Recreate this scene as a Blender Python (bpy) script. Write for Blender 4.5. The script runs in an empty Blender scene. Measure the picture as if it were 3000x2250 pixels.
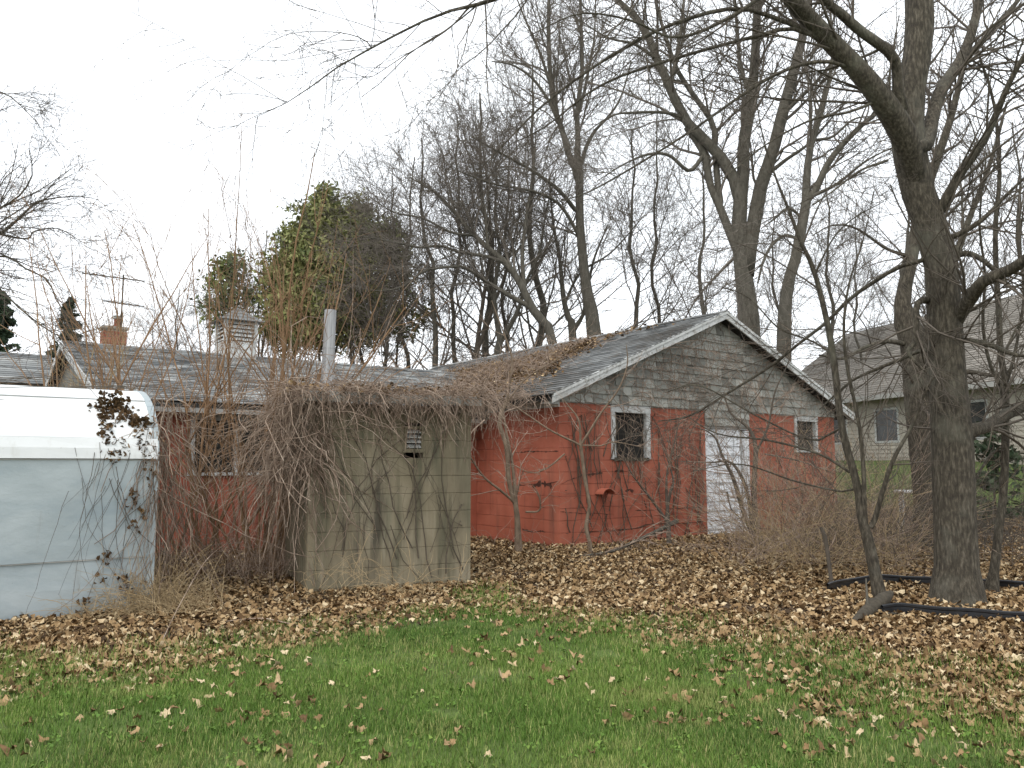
import bpy, math, random
import numpy as np
from mathutils import Vector, Matrix

random.seed(5)
RNG = np.random.default_rng(11)
S = bpy.context.scene
COL = S.collection

# ------------------------------------------------------------------ camera
CAM_H = 1.37
F = 2300.0                       # focal length in units of a 3000-wide frame
TH = math.atan(235 / F)          # camera looks up a little
cam_d = bpy.data.cameras.new('camera')
cam_d.sensor_width = 36.0
cam_d.lens = 36.0 * F / 3000.0
cam_d.clip_end = 500
cam = bpy.data.objects.new('camera', cam_d)
cam.location = (0, 0, CAM_H)
cam.rotation_euler = (math.pi / 2 + TH, 0, 0)
COL.objects.link(cam)
S.camera = cam

# ------------------------------------------------------------------ overcast sky + soft sun
W = bpy.data.worlds.new('World')
S.world = W
W.use_nodes = True
wn = W.node_tree.nodes
wl = W.node_tree.links
SUN_EL, SUN_AZ = math.radians(52), math.radians(205)
sky = wn.new('ShaderNodeTexSky')
sky.sky_type = 'NISHITA'
sky.sun_disc = False
sky.sun_elevation = SUN_EL
sky.sun_rotation = SUN_AZ
sky.dust_density = 6.0
sky.air_density = 1.0
mixw = wn.new('ShaderNodeMix')
mixw.data_type = 'RGBA'
mixw.inputs[0].default_value = 0.82           # cloud veil over the sky
mixw.inputs[7].default_value = (9.4, 9.7, 10.0, 1)
wl.new(sky.outputs[0], mixw.inputs[6])
bg = wn['Background']
bg.inputs[1].default_value = 0.15
wl.new(mixw.outputs[2], bg.inputs[0])
sun_d = bpy.data.lights.new('sun', 'SUN')
sun_d.energy = 0.9
sun_d.angle = math.radians(25)
sun_d.color = (1.0, 0.97, 0.92)
sun = bpy.data.objects.new('sun', sun_d)
sun.rotation_euler = (math.pi / 2 - SUN_EL, 0, math.pi - SUN_AZ)
COL.objects.link(sun)
S.view_settings.view_transform = 'Standard'
S.view_settings.look = 'None'
S.view_settings.gamma = 1
S.view_settings.use_curve_mapping = False
S.view_settings.exposure = 0.4

# ------------------------------------------------------------------ helpers
def P(px, py, Y):
    """world point seen at photo pixel (px,py) whose forward distance is Y"""
    a, b = (px - 1500) / F, (1125 - py) / F
    d = Vector((a, math.cos(TH) - b * math.sin(TH), math.sin(TH) + b * math.cos(TH)))
    return Vector((0, 0, CAM_H)) + d * (Y / d.y)

def smooth(e0, e1, x):
    t = np.clip((x - e0) / (e1 - e0), 0, 1)
    return t * t * (3 - 2 * t)

def vnoise(x, y, s, seed=0):
    """cheap smooth value noise, numpy"""
    x = np.asarray(x, float) * s; y = np.asarray(y, float) * s
    xi = np.floor(x).astype(np.int64); yi = np.floor(y).astype(np.int64)
    fx = x - xi; fy = y - yi
    fx = fx * fx * (3 - 2 * fx); fy = fy * fy * (3 - 2 * fy)
    def h(i, j):
        n = (i * 374761393 + j * 668265263 + seed * 974634777) & 0x7fffffff
        n = ((n ^ (n >> 13)) * 1274126177) & 0x7fffffff
        return ((n ^ (n >> 16)) & 0xffff) / 65535.0
    return (h(xi, yi) * (1 - fx) + h(xi + 1, yi) * fx) * (1 - fy) + (h(xi, yi + 1) * (1 - fx) + h(xi + 1, yi + 1) * fx) * fy

def ground_z(x, y):
    x = np.asarray(x, float); y = np.asarray(y, float)
    u = .806 * x + .592 * y
    z = 1.5 * smooth(15.2, 24.0, u) * smooth(-2, 6, x)
    z = z + 0.035 * (vnoise(x, y, .9, 3) - .5) + 0.015 * (vnoise(x, y, 3.1, 4) - .5)
    return z

def G(px, py):
    """ground point seen at a photo pixel"""
    Y = 1.37 * F / max(py - 1360, 1)
    for _ in range(6):
        q = P(px, py, Y)
        Y = (CAM_H - float(ground_z(q.x, q.y))) * Y / (CAM_H - q.z)
    q = P(px, py, Y)
    return q

def nt(m):
    m.use_nodes = True
    return m.node_tree.nodes, m.node_tree.links

def ramp_node(N, stops):
    r = N.new('ShaderNodeValToRGB')
    e = r.color_ramp.elements
    while len(e) < len(stops): e.new(0.5)
    for k, (p, c) in enumerate(stops):
        e[k].position = p
        e[k].color = (c[0], c[1], c[2], 1)
    return r

def mat(name, cols, scale=(3, 3, 3), detail=6, rough=.85, bump=0., bscale=(40, 40, 40), bdist=.01,
        stains=(), tone=None, metal=0., spec=.3):
    """procedural material laid out in world space: base noise ramp, stain masks, optional per-piece tone"""
    m = bpy.data.materials.new(name)
    N, L = nt(m)
    b = N['Principled BSDF']
    b.inputs['Roughness'].default_value = rough
    b.inputs['Metallic'].default_value = metal
    b.inputs['Specular IOR Level'].default_value = spec
    geo = N.new('ShaderNodeNewGeometry')
    def noise(sc, det=5, rg=.55):
        mp = N.new('ShaderNodeMapping'); mp.inputs['Scale'].default_value = sc
        L.new(geo.outputs['Position'], mp.inputs['Vector'])
        n = N.new('ShaderNodeTexNoise'); n.inputs['Scale'].default_value = 1
        n.inputs['Detail'].default_value = det; n.inputs['Roughness'].default_value = rg
        L.new(mp.outputs[0], n.inputs['Vector'])
        return n.outputs['Fac']
    lo, hi = .3, .7
    k = len(cols)
    r = ramp_node(N, [(lo + (hi - lo) * i / max(k - 1, 1), c) for i, c in enumerate(cols)])
    L.new(noise(scale, detail, .6), r.inputs[0])
    out = r.outputs[0]
    if tone:
        at = N.new('ShaderNodeAttribute'); at.attribute_name = 'tone'
        tr = ramp_node(N, [(i / max(len(tone) - 1, 1), c) for i, c in enumerate(tone)])
        L.new(at.outputs['Fac'], tr.inputs[0])
        mx = N.new('ShaderNodeMix'); mx.data_type = 'RGBA'; mx.blend_type = 'MULTIPLY'
        mx.inputs[0].default_value = 1
        L.new(tr.outputs[0], mx.inputs[6]); L.new(out, mx.inputs[7])
        out = mx.outputs[2]
    for (c, sc, s0, s1, amt) in stains:
        rr = ramp_node(N, [(s0, (0, 0, 0)), (s1, (amt, amt, amt))])
        L.new(noise(sc, 6, .62), rr.inputs[0])
        mx = N.new('ShaderNodeMix'); mx.data_type = 'RGBA'
        L.new(rr.outputs[0], mx.inputs[0]); L.new(out, mx.inputs[6])
        mx.inputs[7].default_value = (c[0], c[1], c[2], 1)
        out = mx.outputs[2]
    L.new(out, b.inputs['Base Color'])
    if bump:
        bp = N.new('ShaderNodeBump'); bp.inputs['Strength'].default_value = bump
        bp.inputs['Distance'].default_value = bdist
        L.new(noise(bscale, 6, .65), bp.inputs['Height'])
        L.new(bp.outputs[0], b.inputs['Normal'])
    return m

def mesh_from(name, v, faces4=None, faces3=None, tone=None, smooth_sh=False):
    me = bpy.data.meshes.new(name)
    v = np.asarray(v, np.float32)
    me.vertices.add(len(v)); me.vertices.foreach_set('co', v.ravel())
    loops = []; totals = []
    if faces4 is not None and len(faces4):
        f4 = np.asarray(faces4, np.int32); loops.append(f4.ravel()); totals.append(np.full(len(f4), 4, np.int32))
    if faces3 is not None and len(faces3):
        f3 = np.asarray(faces3, np.int32); loops.append(f3.ravel()); totals.append(np.full(len(f3), 3, np.int32))
    loops = np.concatenate(loops); totals = np.concatenate(totals)
    me.loops.add(len(loops)); me.loops.foreach_set('vertex_index', loops)
    me.polygons.add(len(totals))
    st = np.concatenate(([0], np.cumsum(totals)[:-1])).astype(np.int32)
    me.polygons.foreach_set('loop_start', st)
    me.polygons.foreach_set('loop_total', totals)
    if smooth_sh: me.polygons.foreach_set('use_smooth', np.ones(len(totals), bool))
    if tone is not None:
        a = me.attributes.new('tone', 'FLOAT', 'POINT'); a.data.foreach_set('value', np.asarray(tone, np.float32))
    me.update(calc_edges=True)
    return me

def link(name, me, m=None, parent=None, loc=None):
    o = bpy.data.objects.new(name, me)
    COL.objects.link(o)
    if m is not None and me is not None and not me.materials: me.materials.append(m)
    if parent: o.parent = parent
    if loc is not None: o.location = loc
    return o

def tag(o, label=None, cat=None, group=None, kind=None):
    if label: o['label'] = label
    if cat: o['category'] = cat
    if group: o['group'] = group
    if kind: o['kind'] = kind
    return o

def thing(name, loc, rotz, label, cat, group=None):
    o = bpy.data.objects.new(name, None)
    o.empty_display_size = .2
    COL.objects.link(o)
    o.location = loc; o.rotation_euler = (0, 0, rotz)
    return tag(o, label, cat, group)

class MB:
    """collects boxes / prisms / polygons, builds ONE mesh object"""
    def __init__(s): s.v = []; s.f = []; s.t = []
    def add(s, vs, fs, tone=0.):
        k = len(s.v)
        s.v += [tuple(q) for q in vs]; s.f += [tuple(i + k for i in f) for f in fs]; s.t += [tone] * len(vs)
    def obox(s, c, ax, ay, az, tone=0.):
        c = Vector(c); ax = Vector(ax); ay = Vector(ay); az = Vector(az)
        vs = [c + ax * i + ay * j + az * k for k in (-1, 1) for j in (-1, 1) for i in (-1, 1)]
        s.add(vs, [(0, 2, 3, 1), (4, 5, 7, 6), (0, 1, 5, 4), (2, 6, 7, 3), (0, 4, 6, 2), (1, 3, 7, 5)], tone)
    def box(s, x0, x1, y0, y1, z0, z1, tone=0.):
        s.obox(((x0 + x1) / 2, (y0 + y1) / 2, (z0 + z1) / 2), ((x1 - x0) / 2, 0, 0), (0, (y1 - y0) / 2, 0), (0, 0, (z1 - z0) / 2), tone)
    def prism(s, poly, d, tone=0.):
        """polygon (3-D points) extruded by vector d"""
        n = len(poly); d = Vector(d)
        vs = [Vector(p) for p in poly] + [Vector(p) + d for p in poly]
        fs = [tuple(range(n - 1, -1, -1)), tuple(range(n, 2 * n))]
        fs += [(i, (i + 1) % n, (i + 1) % n + n, i + n) for i in range(n)]
        s.add(vs, fs, tone)
    def tube(s, p, r, n=10, tone=0., cap=True):
        p = [Vector(q) for q in p]; r = r if hasattr(r, '__len__') else [r] * len(p)
        vs = []
        for i, q in enumerate(p):
            t = (p[min(i + 1, len(p) - 1)] - p[max(i - 1, 0)]).normalized()
            a = t.cross(Vector((0, 0, 1)) if abs(t.z) < .9 else Vector((1, 0, 0))).normalized(); b = t.cross(a)
            vs += [q + (a * math.cos(2 * math.pi * j / n) + b * math.sin(2 * math.pi * j / n)) * r[i] for j in range(n)]
        fs = [(i * n + j, i * n + (j + 1) % n, (i + 1) * n + (j + 1) % n, (i + 1) * n + j) for i in range(len(p) - 1) for j in range(n)]
        if cap: fs += [tuple(range(n - 1, -1, -1)), tuple(range((len(p) - 1) * n, len(p) * n))]
        s.add(vs, fs, tone)
    def mesh(s, name, smooth_sh=False):
        me = bpy.data.meshes.new(name); me.from_pydata(s.v, [], s.f); 
        a = me.attributes.new('tone', 'FLOAT', 'POINT'); a.data.foreach_set('value', s.t)
        if smooth_sh: me.polygons.foreach_set('use_smooth', np.ones(len(me.polygons), bool))
        me.update(); return me
    def build(s, name, m, parent=None, smooth_sh=False, kind=None, label=None):
        o = link(name, s.mesh(name, smooth_sh), m, parent)
        if kind: o['kind'] = kind
        if label: o['label'] = label
        return o

# ---- branches as tubes (numpy)
def unit(a): return a / (np.linalg.norm(a, axis=-1, keepdims=True) + 1e-9)

def tubes(groups, base=(0, 0, 0)):
    """groups: [(pts[M,K,3], rad[M,K], sides)] -> verts, quads"""
    V = []; Q = []; off = 0
    for pts, rad, n in groups:
        if len(pts) == 0: continue
        M_, K = rad.shape
        t = unit(np.gradient(pts, axis=1))
        mean = unit(pts[:, -1] - pts[:, 0])
        ref = np.where(np.abs(mean[:, 2:3]) < .8, np.array([[0, 0, 1.]]), np.array([[1., .2, 0]]))[:, None, :]
        a = unit(np.cross(t, np.broadcast_to(ref, t.shape))); b = np.cross(t, a)
        ang = np.arange(n) * 2 * np.pi / n
        ring = pts[:, :, None, :] + rad[:, :, None, None] * (a[:, :, None, :] * np.cos(ang)[None, None, :, None] + b[:, :, None, :] * np.sin(ang)[None, None, :, None])
        V.append(ring.reshape(-1, 3) - np.asarray(base))
        i = np.arange(M_)[:, None, None] * (K * n) + np.arange(K - 1)[None, :, None] * n
        j = np.arange(n)[None, None, :]; j2 = (j + 1) % n
        q = np.stack([i + j, i + j2, i + n + j2, i + n + j], -1).reshape(-1, 4) + off
        Q.append(q); off += M_ * K * n
    return np.concatenate(V), np.concatenate(Q)

def tube_obj(name, groups, m, parent=None, base=(0, 0, 0), loc=None, kind=None):
    v, q = tubes(groups, base)
    o = link(name, mesh_from(name, v, q, smooth_sh=True), m, parent, loc)
    if kind: o['kind'] = kind
    return o

def catmull(p, k):
    """resample control points [n,c] to k points, Catmull-Rom by chord length"""
    p = np.asarray(p, float)
    if len(p) == 2: return p[0] + (p[1] - p[0]) * np.linspace(0, 1, k)[:, None]
    d = np.concatenate(([0], np.cumsum(np.linalg.norm(np.diff(p[:, :3], axis=0), axis=1) + 1e-6)))
    s = np.linspace(0, d[-1], k)
    q = np.concatenate((2 * p[:1] - p[1:2], p, 2 * p[-1:] - p[-2:-1]))
    out = []
    for x in s:
        i = min(np.searchsorted(d, x, 'right') - 1, len(p) - 2)
        t = (x - d[i]) / (d[i + 1] - d[i])
        a, b, c, e = q[i], q[i + 1], q[i + 2], q[i + 3]
        out.append(.5 * (2 * b + (c - a) * t + (2 * a - 5 * b + 4 * c - e) * t * t + (3 * b - a - 3 * c + e) * t ** 3))
    return np.array(out)

def grow(pp, pr, n, L, ang=.8, asd=.2, t0=.25, t1=1., rr=.55, K=5, up=.0, wob=.18, rmin=.004, taper=.35, rng=RNG, bias=None, lfall=.5, rmax=9.):
    """n children on the parent polylines pp[M,K,3] / pr[M,K]"""
    M_, Kp = pr.shape
    plen = np.linalg.norm(np.diff(pp, axis=1), axis=2).sum(1)
    idx = rng.choice(M_, n, p=plen / plen.sum())
    t = t0 + (t1 - t0) * rng.random(n)
    x = t * (Kp - 1); i = np.minimum(x.astype(int), Kp - 2); f = (x - i)[:, None]
    p0 = pp[idx, i] * (1 - f) + pp[idx, i + 1] * f
    r0 = pr[idx, i] * (1 - f[:, 0]) + pr[idx, i + 1] * f[:, 0]
    tan = unit(pp[idx, i + 1] - pp[idx, i])
    perp = unit(np.cross(tan, rng.normal(size=(n, 3))))
    if bias is not None: perp = unit(perp + np.asarray(bias))
    a = rng.normal(ang, asd, n)[:, None]
    d = unit(np.cos(a) * tan + np.sin(a) * perp)
    ln = L * rng.uniform(.45, 1.35, n) * (1 - lfall * t)
    st = (ln / (K - 1))[:, None]
    pts = np.empty((n, K, 3)); pts[:, 0] = p0
    for k in range(1, K):
        d = unit(d + rng.normal(size=(n, 3)) * wob + np.array([0, 0, up]))
        pts[:, k] = pts[:, k - 1] + d * st
    r = np.clip(rr * r0, rmin, rmax)
    rad = r[:, None] * np.linspace(1, taper, K)[None, :]
    rad = np.maximum(rad, rmin * .6)
    return pts, rad

def strands(p0, d, L, K=7, grav=.12, wob=.12, r=.004, taper=.5, rng=RNG, clamp=None):
    n = len(p0); p0 = np.asarray(p0, float); d = unit(np.asarray(d, float))
    L = np.broadcast_to(np.asarray(L, float), (n,)); st = (L / (K - 1))[:, None]
    g = np.broadcast_to(np.asarray(grav, float), (n,))[:, None]
    pts = np.empty((n, K, 3)); pts[:, 0] = p0
    for k in range(1, K):
        d = unit(d + rng.normal(size=(n, 3)) * wob - g * np.array([0, 0, 1.]))
        q = pts[:, k - 1] + d * st
        if clamp is not None: q = clamp(q)
        q[:, 2] = np.maximum(q[:, 2], ground_z(q[:, 0], q[:, 1]) + .01)
        pts[:, k] = q
    rr = np.broadcast_to(np.asarray(r, float), (n,))
    return pts, rr[:, None] * np.linspace(1, taper, K)[None, :]

# ------------------------------------------------------------------ materials
m_red = mat('red_masonry_paint', [(.27, .078, .046), (.355, .108, .066), (.41, .14, .088)], (1.4, 1.4, 1.4), rough=.75, bump=.35, bscale=(30, 30, 30), bdist=.006,
            stains=[((.12, .062, .045), (5, 5, .45), .54, .72, .7), ((.05, .035, .03), (9, 9, 14), .70, .74, .8), ((.45, .25, .19), (7, 7, 25), .66, .74, .45)])
m_wood = mat('grey_weathered_shake', [(.80, .80, .78), (1, 1, 1)], (60, 60, 4), rough=.9, bump=.5, bscale=(90, 90, 5), bdist=.005,
             tone=[(.20, .20, .18), (.325, .33, .30), (.44, .445, .41)], stains=[((.085, .078, .06), (2.2, 2.2, .9), .55, .78, .6), ((.10, .095, .075), (14, 14, 2), .6, .75, .5)])
m_white = mat('weathered_white_paint', [(.42, .43, .42), (.60, .62, .61)], (6, 6, 6), rough=.6, bump=.2, bscale=(60, 60, 60), bdist=.003,
              stains=[((.20, .19, .165), (14, 14, 14), .54, .64, .8), ((.33, .30, .24), (3, 3, 1), .55, .8, .5)])
m_peel = mat('peeling_white_door_paint', [(.66, .69, .72), (.78, .80, .83)], (6, 6, 6), rough=.6, bump=.3, bscale=(40, 40, 90), bdist=.004,
             stains=[((.30, .29, .27), (5, 5, 26), .55, .59, .9), ((.2, .19, .18), (12, 12, 60), .64, .68, .8)])
m_shingle = mat('asphalt_shingle', [(.75, .75, .75), (1.1, 1.1, 1.1)], (90, 90, 90), rough=.9, bump=.4, bscale=(200, 200, 200), bdist=.004,
                tone=[(.11, .118, .12), (.22, .23, .228), (.36, .37, .36)], stains=[((.055, .052, .046), (.55, .55, .55), .46, .68, .75), ((.10, .09, .07), (8, 8, 8), .6, .75, .4)])
m_shingled = mat('stained_dimmed_asphalt_shingle', [(.7, .7, .7), (1.1, 1.1, 1.1)], (90, 90, 90), rough=.9, bump=.4, bscale=(200, 200, 200), bdist=.004,  # stained; darker tone also paints its lack of the wing roof's glancing sheen
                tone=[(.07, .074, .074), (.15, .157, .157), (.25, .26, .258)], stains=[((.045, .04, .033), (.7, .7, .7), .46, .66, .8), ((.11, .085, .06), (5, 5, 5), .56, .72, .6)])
m_sap = mat('brown_sapling_bark', [(.10, .075, .052), (.17, .128, .09), (.23, .18, .13)], (20, 20, 7), rough=.95, bump=.4, bscale=(60, 60, 20), bdist=.005)
m_dark = mat('dark_interior', [(.012, .012, .011), (.03, .028, .025)], (4, 4, 4), rough=.9)
m_glass = mat('dirty_window_glass', [(.02, .022, .02), (.05, .052, .048)], (5, 5, 5), rough=.18, spec=.5)
m_conc = mat('mossy_concrete_block', [(.15, .128, .086), (.215, .185, .124), (.28, .245, .175)], (2, 2, 1.2), rough=.9, bump=.45, bscale=(70, 70, 70), bdist=.004,
             stains=[((.095, .092, .06), (8, 8, .8), .47, .66, .8), ((.055, .05, .038), (4.2, 4.2, .5), .55, .68, .85), ((.30, .27, .20), (14, 14, 1.2), .6, .72, .5), ((.13, .15, .105), (2.5, 2.5, .6), .58, .75, .6)])
m_alu = mat('painted_aluminium', [(.30, .35, .365), (.41, .46, .475)], (1.2, 1.2, 2.4), rough=.5, bump=.35, bscale=(2.2, 2.2, 3.5), bdist=.03, spec=.4,
            stains=[((.24, .30, .33), (.9, .9, 2.4), .46, .68, .8), ((.20, .18, .14), (7, 7, .9), .6, .78, .55), ((.16, .14, .10), (24, 24, 24), .70, .76, .6)])
m_alulit = mat('skylit_white_aluminium', [(.60, .62, .62), (.70, .72, .72)], (1.2, 1.2, 2.4), rough=.45, spec=.35,  # roof skin: sky brightness painted in, whiter than the grey sides
             stains=[((.42, .41, .36), (6, 6, 1.5), .56, .76, .55), ((.25, .23, .18), (24, 24, 24), .70, .76, .5)])
m_steel = mat('galvanised_steel', [(.20, .205, .21), (.36, .365, .37), (.46, .46, .46)], (34, 34, 1.2), rough=.5, metal=.55)
m_rust = mat('rusty_metal', [(.16, .06, .03), (.25, .10, .05)], (12, 12, 12), rough=.8)
m_bark = mat('grey_brown_bark', [(.028, .024, .018), (.064, .055, .041), (.15, .132, .10)], (42, 42, 11), rough=.95, bump=1, bscale=(60, 60, 14), bdist=.02,
             stains=[((.16, .155, .125), (2.2, 2.2, 2.2), .52, .72, .65), ((.022, .02, .016), (5, 5, 9), .58, .72, .6), ((.075, .08, .05), (1.1, 1.1, 1.1), .55, .75, .4)])
m_barkl = mat('pale_grey_bark', [(.05, .046, .036), (.085, .078, .062), (.12, .11, .09)], (14, 14, 5), rough=.95, bump=.5, bscale=(30, 30, 9), bdist=.01)
m_twig = mat('dark_twig_bark', [(.075, .063, .05), (.12, .102, .082)], (9, 9, 9), rough=.95)
m_fartwig = mat('far_twig_bark', [(.105, .09, .074), (.16, .14, .118)], (3, 3, 3), rough=.95)
m_cane = mat('orange_brown_cane', [(.19, .115, .062), (.29, .18, .10)], (6, 6, 6), rough=.85)
m_vine = mat('dry_vine', [(.15, .105, .077), (.27, .20, .15), (.43, .355, .285)], (9, 9, 9), rough=.9)
m_vined = mat('dark_vine', [(.075, .06, .045), (.12, .10, .075)], (9, 9, 9), rough=.9)
m_straw = mat('dry_straw', [(.30, .22, .12), (.44, .34, .20)], (6, 6, 6), rough=.9)
m_leaf = mat('dry_leaf', [(.75, .72, .7), (1.1, 1.08, 1.05)], (60, 60, 60), rough=.8, spec=.2,
             tone=[(.055, .036, .02), (.135, .083, .04), (.255, .168, .082), (.39, .28, .152), (.60, .50, .33)])
m_grass = mat('lawn_grass', [(.8, .8, .8), (1.1, 1.1, 1.1)], (1.5, 1.5, 1.5), rough=.7, spec=.25,
              tone=[(.05, .10, .016), (.09, .17, .026), (.15, .235, .042), (.36, .34, .14)])
m_cedar = mat('cedar_foliage', [(.7, .7, .7), (1.2, 1.2, 1.2)], (1.2, 1.2, 1.2), rough=.8,
              tone=[(.05, .075, .03), (.115, .145, .05), (.20, .22, .075), (.25, .235, .10)])
m_spruce = mat('spruce_needles', [(.8, .8, .8), (1.2, 1.2, 1.2)], (2, 2, 2), rough=.8, tone=[(.015, .028, .016), (.035, .06, .03), (.06, .085, .045)])
m_brick = mat('old_red_brick', [(.8, .8, .8), (1.1, 1.1, 1.1)], (20, 20, 20), rough=.9, tone=[(.22, .07, .045), (.33, .12, .075), (.38, .19, .13)])
m_mortar = mat('mortar', [(.30, .27, .23), (.38, .35, .30)], (20, 20, 20), rough=.95)
m_siding = mat('beige_siding', [(.40, .37, .31), (.46, .43, .37)], (2, 2, 2), rough=.7)
m_hroof = mat('brown_grey_shingles', [(.8, .8, .8), (1.1, 1.1, 1.1)], (60, 60, 60), rough=.9, tone=[(.15, .14, .12), (.21, .195, .17), (.27, .25, .22)])
m_plastic = mat('black_plastic', [(.008, .009, .011), (.018, .02, .024)], (6, 6, 6), rough=.35, spec=.5)
m_wplast = mat('white_plastic', [(.66, .70, .72), (.78, .80, .82)], (6, 6, 6), rough=.4)
m_log = mat('mossy_log_bark', [(.035, .03, .022), (.085, .072, .052)], (22, 22, 22), rough=.95, bump=.7, bscale=(30, 30, 30), bdist=.01)
m_trim = mat('grey_trim', [(.30, .30, .28), (.42, .42, .40)], (6, 6, 6), rough=.8)

# ================================================================== GROUND
_bx = []
for px, py in [(-400, 1965), (0, 1955), (250, 1950), (500, 1925), (800, 1885), (1000, 1848), (1200, 1800), (1400, 1765), (1600, 1825), (1900, 1895), (2300, 1995), (2600, 2060), (3000, 2160), (3400, 2250)]:
    q = P(px, py, 1.37 * F / (py - 1360)); _bx.append((q.x, q.y))
_bx = np.array(sorted(_bx))
def edge_y(x): return np.interp(x, _bx[:, 0], _bx[:, 1])
def litter_w(x, y):
    """0 on the mown lawn, 1 deep in the leaves"""
    e = edge_y(x) - .15 + 1.3 * (vnoise(x, y, .9, 21) - .5) + .5 * (vnoise(x, y, 4, 22) - .5)
    return smooth(-.6, 1.4 + 1.0 * smooth(.3, 2, np.asarray(x)), np.asarray(y) - e + .9 * (vnoise(x, y, 2.2, 23) - .5) * smooth(-1, 1, np.asarray(x) + .5))
def far_lawn(x, y):
    u = .806 * np.asarray(x) + .592 * np.asarray(y)
    return smooth(17.2, 18.8, u + 1.2 * (vnoise(x, y, .8, 9) - .5)) * smooth(3, 6, x)

def axis(vals):
    out = []
    for a, b, n in vals: out += list(np.linspace(a, b, n, endpoint=False))
    return np.array(out + [vals[-1][1]])
gx = axis([(-150, -30, 12), (-30, -8, 22), (-8, 8, 130), (8, 30, 40), (30, 150, 12)])
gy = axis([(-25, 2, 18), (2, 10, 90), (10, 30, 70), (30, 60, 15), (60, 260, 20)])
GX, GY = np.meshgrid(gx, gy)
GZ = ground_z(GX, GY)
nx, ny = len(gx), len(gy)
ii = (np.arange(ny - 1)[:, None] * nx + np.arange(nx - 1)[None, :])
gf = np.stack([ii, ii + 1, ii + nx + 1, ii + nx], -1).reshape(-1, 4)
lw = litter_w(GX, GY) * (1 - far_lawn(GX, GY))
gme = mesh_from('ground', np.stack([GX, GY, GZ], -1).reshape(-1, 3), gf, tone=lw.ravel(), smooth_sh=True)
m_ground = mat('soil_and_turf', [(.75, .75, .75), (1.15, 1.15, 1.15)], (9, 9, 9), rough=1, bump=.6, bscale=(40, 40, 40), bdist=.02,
               tone=[(.085, .125, .03), (.09, .10, .04), (.10, .072, .045), (.105, .072, .045)],
               stains=[((.05, .038, .026), (2.2, 2.2, 2.2), .55, .72, .6)])
tag(link('ground', gme, m_ground), kind='structure')

# ================================================================== RED BUILDING
C0 = G(1640, 1605); C0.z = 0
ROT = math.atan2(.592, .806)
U = Vector((math.cos(ROT), math.sin(ROT), 0)); V_ = Vector((-math.sin(ROT), math.cos(ROT), 0))
def B(s, t, z): return C0 + U * s + V_ * t + Vector((0, 0, z))
def hit(px, py, org, nrm):
    d = P(px, py, 10) - cam.location
    k = (org - cam.location).dot(nrm) / d.dot(nrm)
    return cam.location + d * k
def on_t(px, py, t):                      # local (s,z) on the plane t
    q = hit(px, py, B(0, t, 0), V_) - C0
    return q.dot(U), q.z
def on_s(px, py, s):
    q = hit(px, py, B(s, 0, 0), U) - C0
    return q.dot(V_), q.z

root = thing('red_building', C0, ROT, 'low red masonry outbuilding with shingled gable, grey roofs and weathered white door', 'building')
WID, HALF, LEN = 8.1, 4.05, 10.6
RZ, SLP = 4.36, .42
def zr(s): return RZ - SLP * abs(s - HALF)
WT, WTL = 2.44, 2.34
w1 = (on_t(1789, 1190, 0)[0], on_t(1902, 1190, 0)[0], on_t(1789, 1345, 0)[1], on_t(1789, 1190, 0)[1])
w2 = (on_t(2326, 1230, 0)[0], on_t(2392, 1230, 0)[0], on_t(2326, 1318, 0)[1], on_t(2326, 1222, 0)[1])
dr = (on_t(2069, 1400, 0)[0], on_t(2194, 1400, 0)[0], -.1, on_t(2072, 1255, 0)[1])
HOLES = [w1, w2, dr]

# gable wall of painted blocks, each a part
_bc = {}
def block(length, m, par, loc, rot, th=.19, h=.1965, key='', name='block'):
    k = (round(length, 2), th, key)
    if k not in _bc:
        b = MB(); e = .004; ex = .0008
        hx, hz = length / 2, h / 2
        b.box(-hx, hx, .006, th, -hz, hz)
        # bevelled face
        vs = [(-hx, .006, -hz), (hx, .006, -hz), (hx, .006, hz), (-hx, .006, hz), (-hx + ex, 0, -hz + e), (hx - ex, 0, -hz + e), (hx - ex, 0, hz - e), (-hx + ex, 0, hz - e)]
        b.add(vs, [(4, 5, 6, 7), (0, 1, 5, 4), (1, 2, 6, 5), (2, 3, 7, 6), (3, 0, 4, 7)])
        b.f.pop(2)
        _bc[k] = b.mesh('block'); _bc[k].materials.append(m)
    o = link(name, _bc[k], None, par, loc)
    o.rotation_euler = (0, 0, rot)
    return o
def spans(a, b, z0, z1, holes):
    cuts = [(a, b)]
    for h in holes:
        if z1 > h[2] + .02 and z0 < h[3] - .02:
            nc = []
            for x0, x1 in cuts:
                if h[1] <= x0 or h[0] >= x1: nc.append((x0, x1)); continue
                if h[0] > x0: nc.append((x0, h[0]))
                if h[1] < x1: nc.append((h[1], x1))
            cuts = nc
    return cuts
rows = [(-.16 + .2 * k, .04 + .2 * k) for k in range(13)]
for k, (z0, z1) in enumerate(rows):
    for a, b in spans(0, WID, z0, z1, HOLES):
        x = a; first = .4 if k % 2 else .6
        while x < b - .01:
            e = min(x + (first if x == a else .4), b)
            if b - e < .12: e = b
            block(e - x - .001, m_red, root, ((x + e) / 2, random.uniform(-.003, .003), (z0 + z1) / 2), 0)
            x = e
for k, (z0, z1) in enumerate(rows[:-1]):
    x = .19; first = .2 if k % 2 else .4
    while x < 2.43:
        e = min(x + (first if x == .19 else .4), 2.44)
        if 2.44 - e < .12: e = 2.44
        block(e - x - .001, m_red, root, (random.uniform(-.003, .003), (x + e) / 2, (z0 + z1) / 2), -math.pi / 2)
        x = e
b = MB()                                     # mortar core behind the block faces
for z0, z1 in rows:
    for a, e in spans(.01, WID - .01, z0, z1, HOLES): b.box(a, e, .011, .18, z0, z1)
b.box(.011, .18, .19, 2.44, -.16, 2.4)
b.build('mortar_core', m_red, root)
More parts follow.
